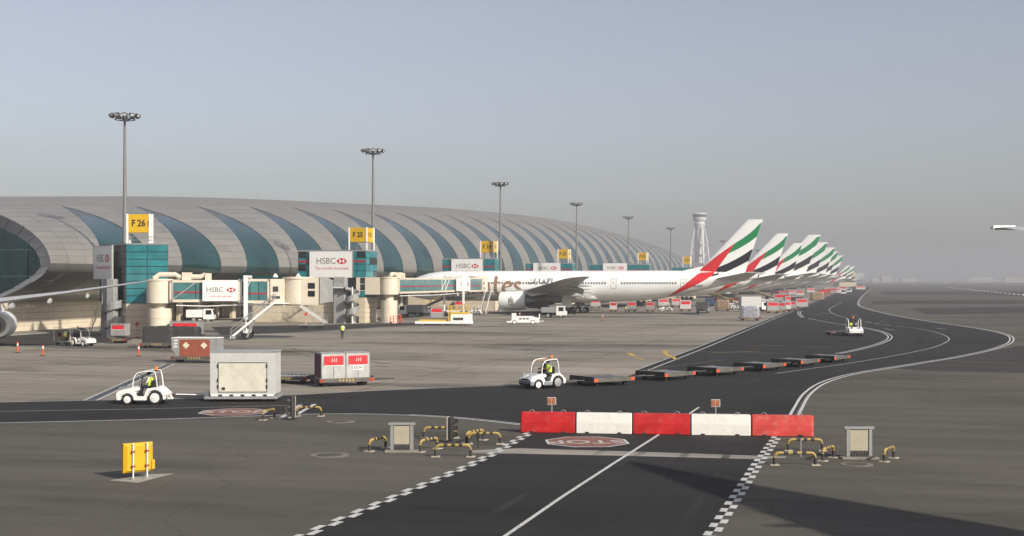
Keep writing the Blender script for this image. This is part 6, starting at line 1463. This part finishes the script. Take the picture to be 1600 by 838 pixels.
# barriers
ba, bb_ = G(813, 676.5), G(1273, 683.5); v = bb_ - ba; an = math.atan2(v.y, v.x); cuts = [0, 89, 179, 270, 364, 460]
blab = ['darkest red concrete barrier at the left end of the row', 'white concrete barrier, left of the two white ones', 'red concrete barrier in the middle of the row', 'white concrete barrier, right of the two white ones', 'faded red concrete barrier at the right end of the row']
for i in range(5):
    f0_, f1_ = cuts[i] / 460, cuts[i + 1] / 460; p0 = ba.lerp(bb_, f0_); L_ = v.length * (f1_ - f0_) - .05
    t = thing('road_barrier', blab[i], 'barrier', p0 + Vector((0, (.03, -.02, .015, -.03, .02)[i], 0)), an + (.004, -.006, .003, .005, -.004)[i], 'red and white concrete barriers')
    b = MB(); m_ = ('barrier_red', 'barrier_white', 'barrier_red', 'barrier_white', 'barrier_faded')[i]
    nx_ = [0, .04, L_ * .5, L_ - .04, L_]
    rings = []
    for j, x in enumerate(nx_):
        k = .03 if j in (0, 4) else 0
        rings.append([(x, 0 + k, .03), (x, .02 + k, .5), (x, .10 + k, .92 - k), (x, .36 - k, .92 - k), (x, .46 - k, .5), (x, .5 - k, .03)])
    b.loft(rings); b.build('block', m_, t)
    for fx in (.2, .78):
        q = MB(); x = L_ * fx; q.prism([(x - .1, .0), (x + .1, .0), (x + .08, .09), (x - .08, .09)], -.012, .52); q.build('drain_notch', 'hoop_black', t)
        q = MB(); q.tube([(x + .12 * math.cos(a * math.pi / 6), .23, .9 + .11 * math.sin(a * math.pi / 6)) for a in range(7)], .014, 6); q.build('lifting_loop', 'galv', t)
for px, pyb, lb in ((862, 663, 'small orange sign on a thin post behind the first barrier'), (1118, 667, 'small orange sign on a thin post behind the fourth barrier')):
    c = G(px, pyb); t = thing('post_sign', lb, 'sign', c, an, 'small orange signs behind the barriers'); d = (c - camo.location); sc_ = 1.0
    b = MB(); b.cyl((0, 0, 0), (0, 0, 1.2), .035, n=8); b.build('post', 'galv', t); b = MB(); b.bbox(-.21, .21, -.05, -.02, .92, 1.27, .01); b.build('plate_rim', 'paint_white', t)
    for x in (-1, 1):
        b = MB(); b.box(x * .1 - .085, x * .1 + .085, -.06, -.05, .95, 1.24); b.build('orange_face', 'orange_dull', t)
# striped steel hoops
def hoop(label, px, py, ang, w=1.35, h=.45):
    t = thing('guard_hoop', label, 'guard rail', G(px, py), ang, 'yellow and black striped guard hoops')
    r = .17; path = [(-w / 2, 0, .02), (-w / 2, 0, h - r)] + [(-w / 2 + r - r * math.cos(R(q)), 0, h - r + r * math.sin(R(q))) for q in (30, 60, 90)]
    n = 7; path += [(-w / 2 + r + (w - 2 * r) * i / n, 0, h) for i in range(1, n)]
    path += [(w / 2 - r + r * math.sin(R(q)), 0, h - r + r * math.cos(R(q))) for q in (0, 30, 60, 90)] + [(w / 2, 0, .02)]
    mis = [1] + [0] * 4 + [(1, 0)[i % 2] for i in range(n - 2)] + [0] * 4 + [1]; mis = (mis + [0] * 30)[:len(path) - 2] + [1]
    b = MB(); b.tube(path, .055, 10, mis=mis); b.build('hoop', ['hoop_yellow', 'hoop_black'], t)
    for x in (-w / 2, w / 2):
        b = MB(); b.bbox(x - .17, x + .17, -.17, .17, .0, .03, .01); b.build('base_plate', 'cabinet_tan', t)
cA, cS = camdir(1, 0), camdir(.35, 1)
for px, py, an_, w, lb in ((420, 655, cS, 1.1, 'striped hoop left of the nearer traffic signal, seen end on'), (483, 650.5, cA, 1.2, 'striped hoop right of the left traffic signal'), (590, 703, camdir(.5, 1), 1.2, 'striped hoop left of the left cable cabinet'), (687, 684.5, cA, 1.35, 'striped hoop behind the middle traffic signal'), (670, 704, camdir(.6, 1), 1.2, 'striped hoop just right of the left cable cabinet'), (708, 714, camdir(1, -.03), 1.35, 'frontmost striped hoop right of the left cable cabinet'), (742, 690.5, camdir(.6, 1), 1.3, 'striped hoop turned sideways beside the left checker line'), (757, 694, camdir(1, 0), 1.3, 'striped hoop nearest the left checker line'),
                       (1258, 704.5, cA, 1.35, 'upper striped hoop right of the checker line below the barriers'), (1242, 727, camdir(1, -.02), 1.5, 'lower striped hoop right of the checker line'), (1294, 718, camdir(.65, 1), 1.2, 'striped hoop seen end on left of the right cable cabinet'), (1389, 719, camdir(.65, 1), 1.2, 'striped hoop seen end on at the far right')): hoop(lb, px, py, an_, w)
def cabinet(label, px, py, w, h):
    t = thing('cable_cabinet', label, 'cabinet', G(px, py), cA, 'framed cable cabinets')
    for x in (-w / 2, w / 2):
        b = MB(); b.box(x - .06, x + .06, -.08, .08, .08, h); b.build('post', 'galv', t)
    b = MB(); b.bbox(-w / 2 + .06, w / 2 - .06, -.05, .12, .3, h - .08, .02); b.build('panel', 'cabinet_tan', t)
    b = MB(); b.box(-w / 2 - .14, w / 2 + .14, -.1, .1, h - .05, h + .03); b.build('top_rail', 'galv', t)
    b = MB(); b.bbox(-w / 2 - .28, w / 2 + .28, -.3, .3, 0, .07, .02); b.build('base_slab', 'pale_concrete', t)
    for i in range(7):
        b = MB(); x = -w / 2 + .14 + i * (w - .28) / 6; b.tube([(x, -.02, .34), (x + .02, -.1, .22), (x - .02, -.06, .1), (x, -.02, .06)], .022, 6); b.build('cable', 'cable_black', t)
cabinet('left tan cable cabinet between the striped hoops', 628, 706, .78, 1.12); cabinet('right tan cable cabinet beyond the barriers', 1342, 716.5, .85, 1.18)
def signal(label, px, py, ang, h, box=False):
    t = thing('traffic_signal', label, 'traffic signal', G(px, py), ang, 'low traffic signals')
    b = MB(); b.cyl((0, 0, 0), (0, 0, h * .35), .05); b.lathe([(.25, 0), (.25, .04), (.05, .08)], 10); b.build('stem', 'hoop_black', t)
    b = MB(); b.bbox(-.1, .1, -.16, .16, h * .12, h, .03); hd_ = b.build('housing', 'hoop_black', t)
    b = MB(); b.bbox(-.14, -.09, -.2, .2, h * .1, h * 1.02, .02); b.build('backing_board', 'cabinet_tan', t)
    for k in range(3):
        z = h * (.26 + .27 * k); b = MB(); b.loft([[(x, .13 * math.cos(R(a)), z + .13 * math.sin(R(a))) for a in range(-20, 201, 22)] for x in (.1, .28)], closed=False, cap=False); b.build('visor', 'hoop_black', hd_)
        b = MB(); b.lathe([(.02, .1), (.11, .1), (.11, .115), (.02, .12)], 12, 0, (0, 0, z), 'x'); b.build('lens', ('cloth_green', 'cardboard', 'maroon')[k], hd_)
    if box:
        b = MB(); b.bbox(-.05, .28, -.45, -.2, .22, .62, .02); b.build('control_box', 'cream', t)
signal('middle traffic signal in front of a striped hoop, facing right', 704, 691, camdir(1, -.2), 1.05); signal('left traffic signal by the road edge, facing left', 457, 656, camdir(-1, -.3), 1.15, True)
# thin posts among the hoops
for px, py, h, lb in ((747, 700, .42, 'thin dark post inside the hoops left of the checker line'), (1251, 714, .75, 'thin grey post between the two right hoops')):
    t = thing('marker_post', lb, 'post', G(px, py)); b = MB(); b.cyl((0, 0, 0), (0, 0, h), .03, n=8); b.build('post', 'galv' if h > .5 else 'hoop_black', t); b = MB(); b.box(-.08, .08, -.06, .06, h, h + .1); b.build('head', 'hoop_black', t)

# ================================================================== HAZE
b = MB(); b.box(-2520, 3520, -420, 6020, -1, 100)
hz = b.build('haze', []); hz['kind'] = 'stuff'
hm = bpy.data.materials.new('haze'); hm.use_nodes = True; n = hm.node_tree; n.nodes.clear()
pv = n.nodes.new('ShaderNodeVolumePrincipled'); om = n.nodes.new('ShaderNodeOutputMaterial'); n.links.new(pv.outputs[0], om.inputs['Volume'])
pv.inputs['Density'].default_value = .00042; pv.inputs['Color'].default_value = (.6, .605, .65, 1); pv.inputs['Anisotropy'].default_value = .0
hz.data.materials.append(hm)
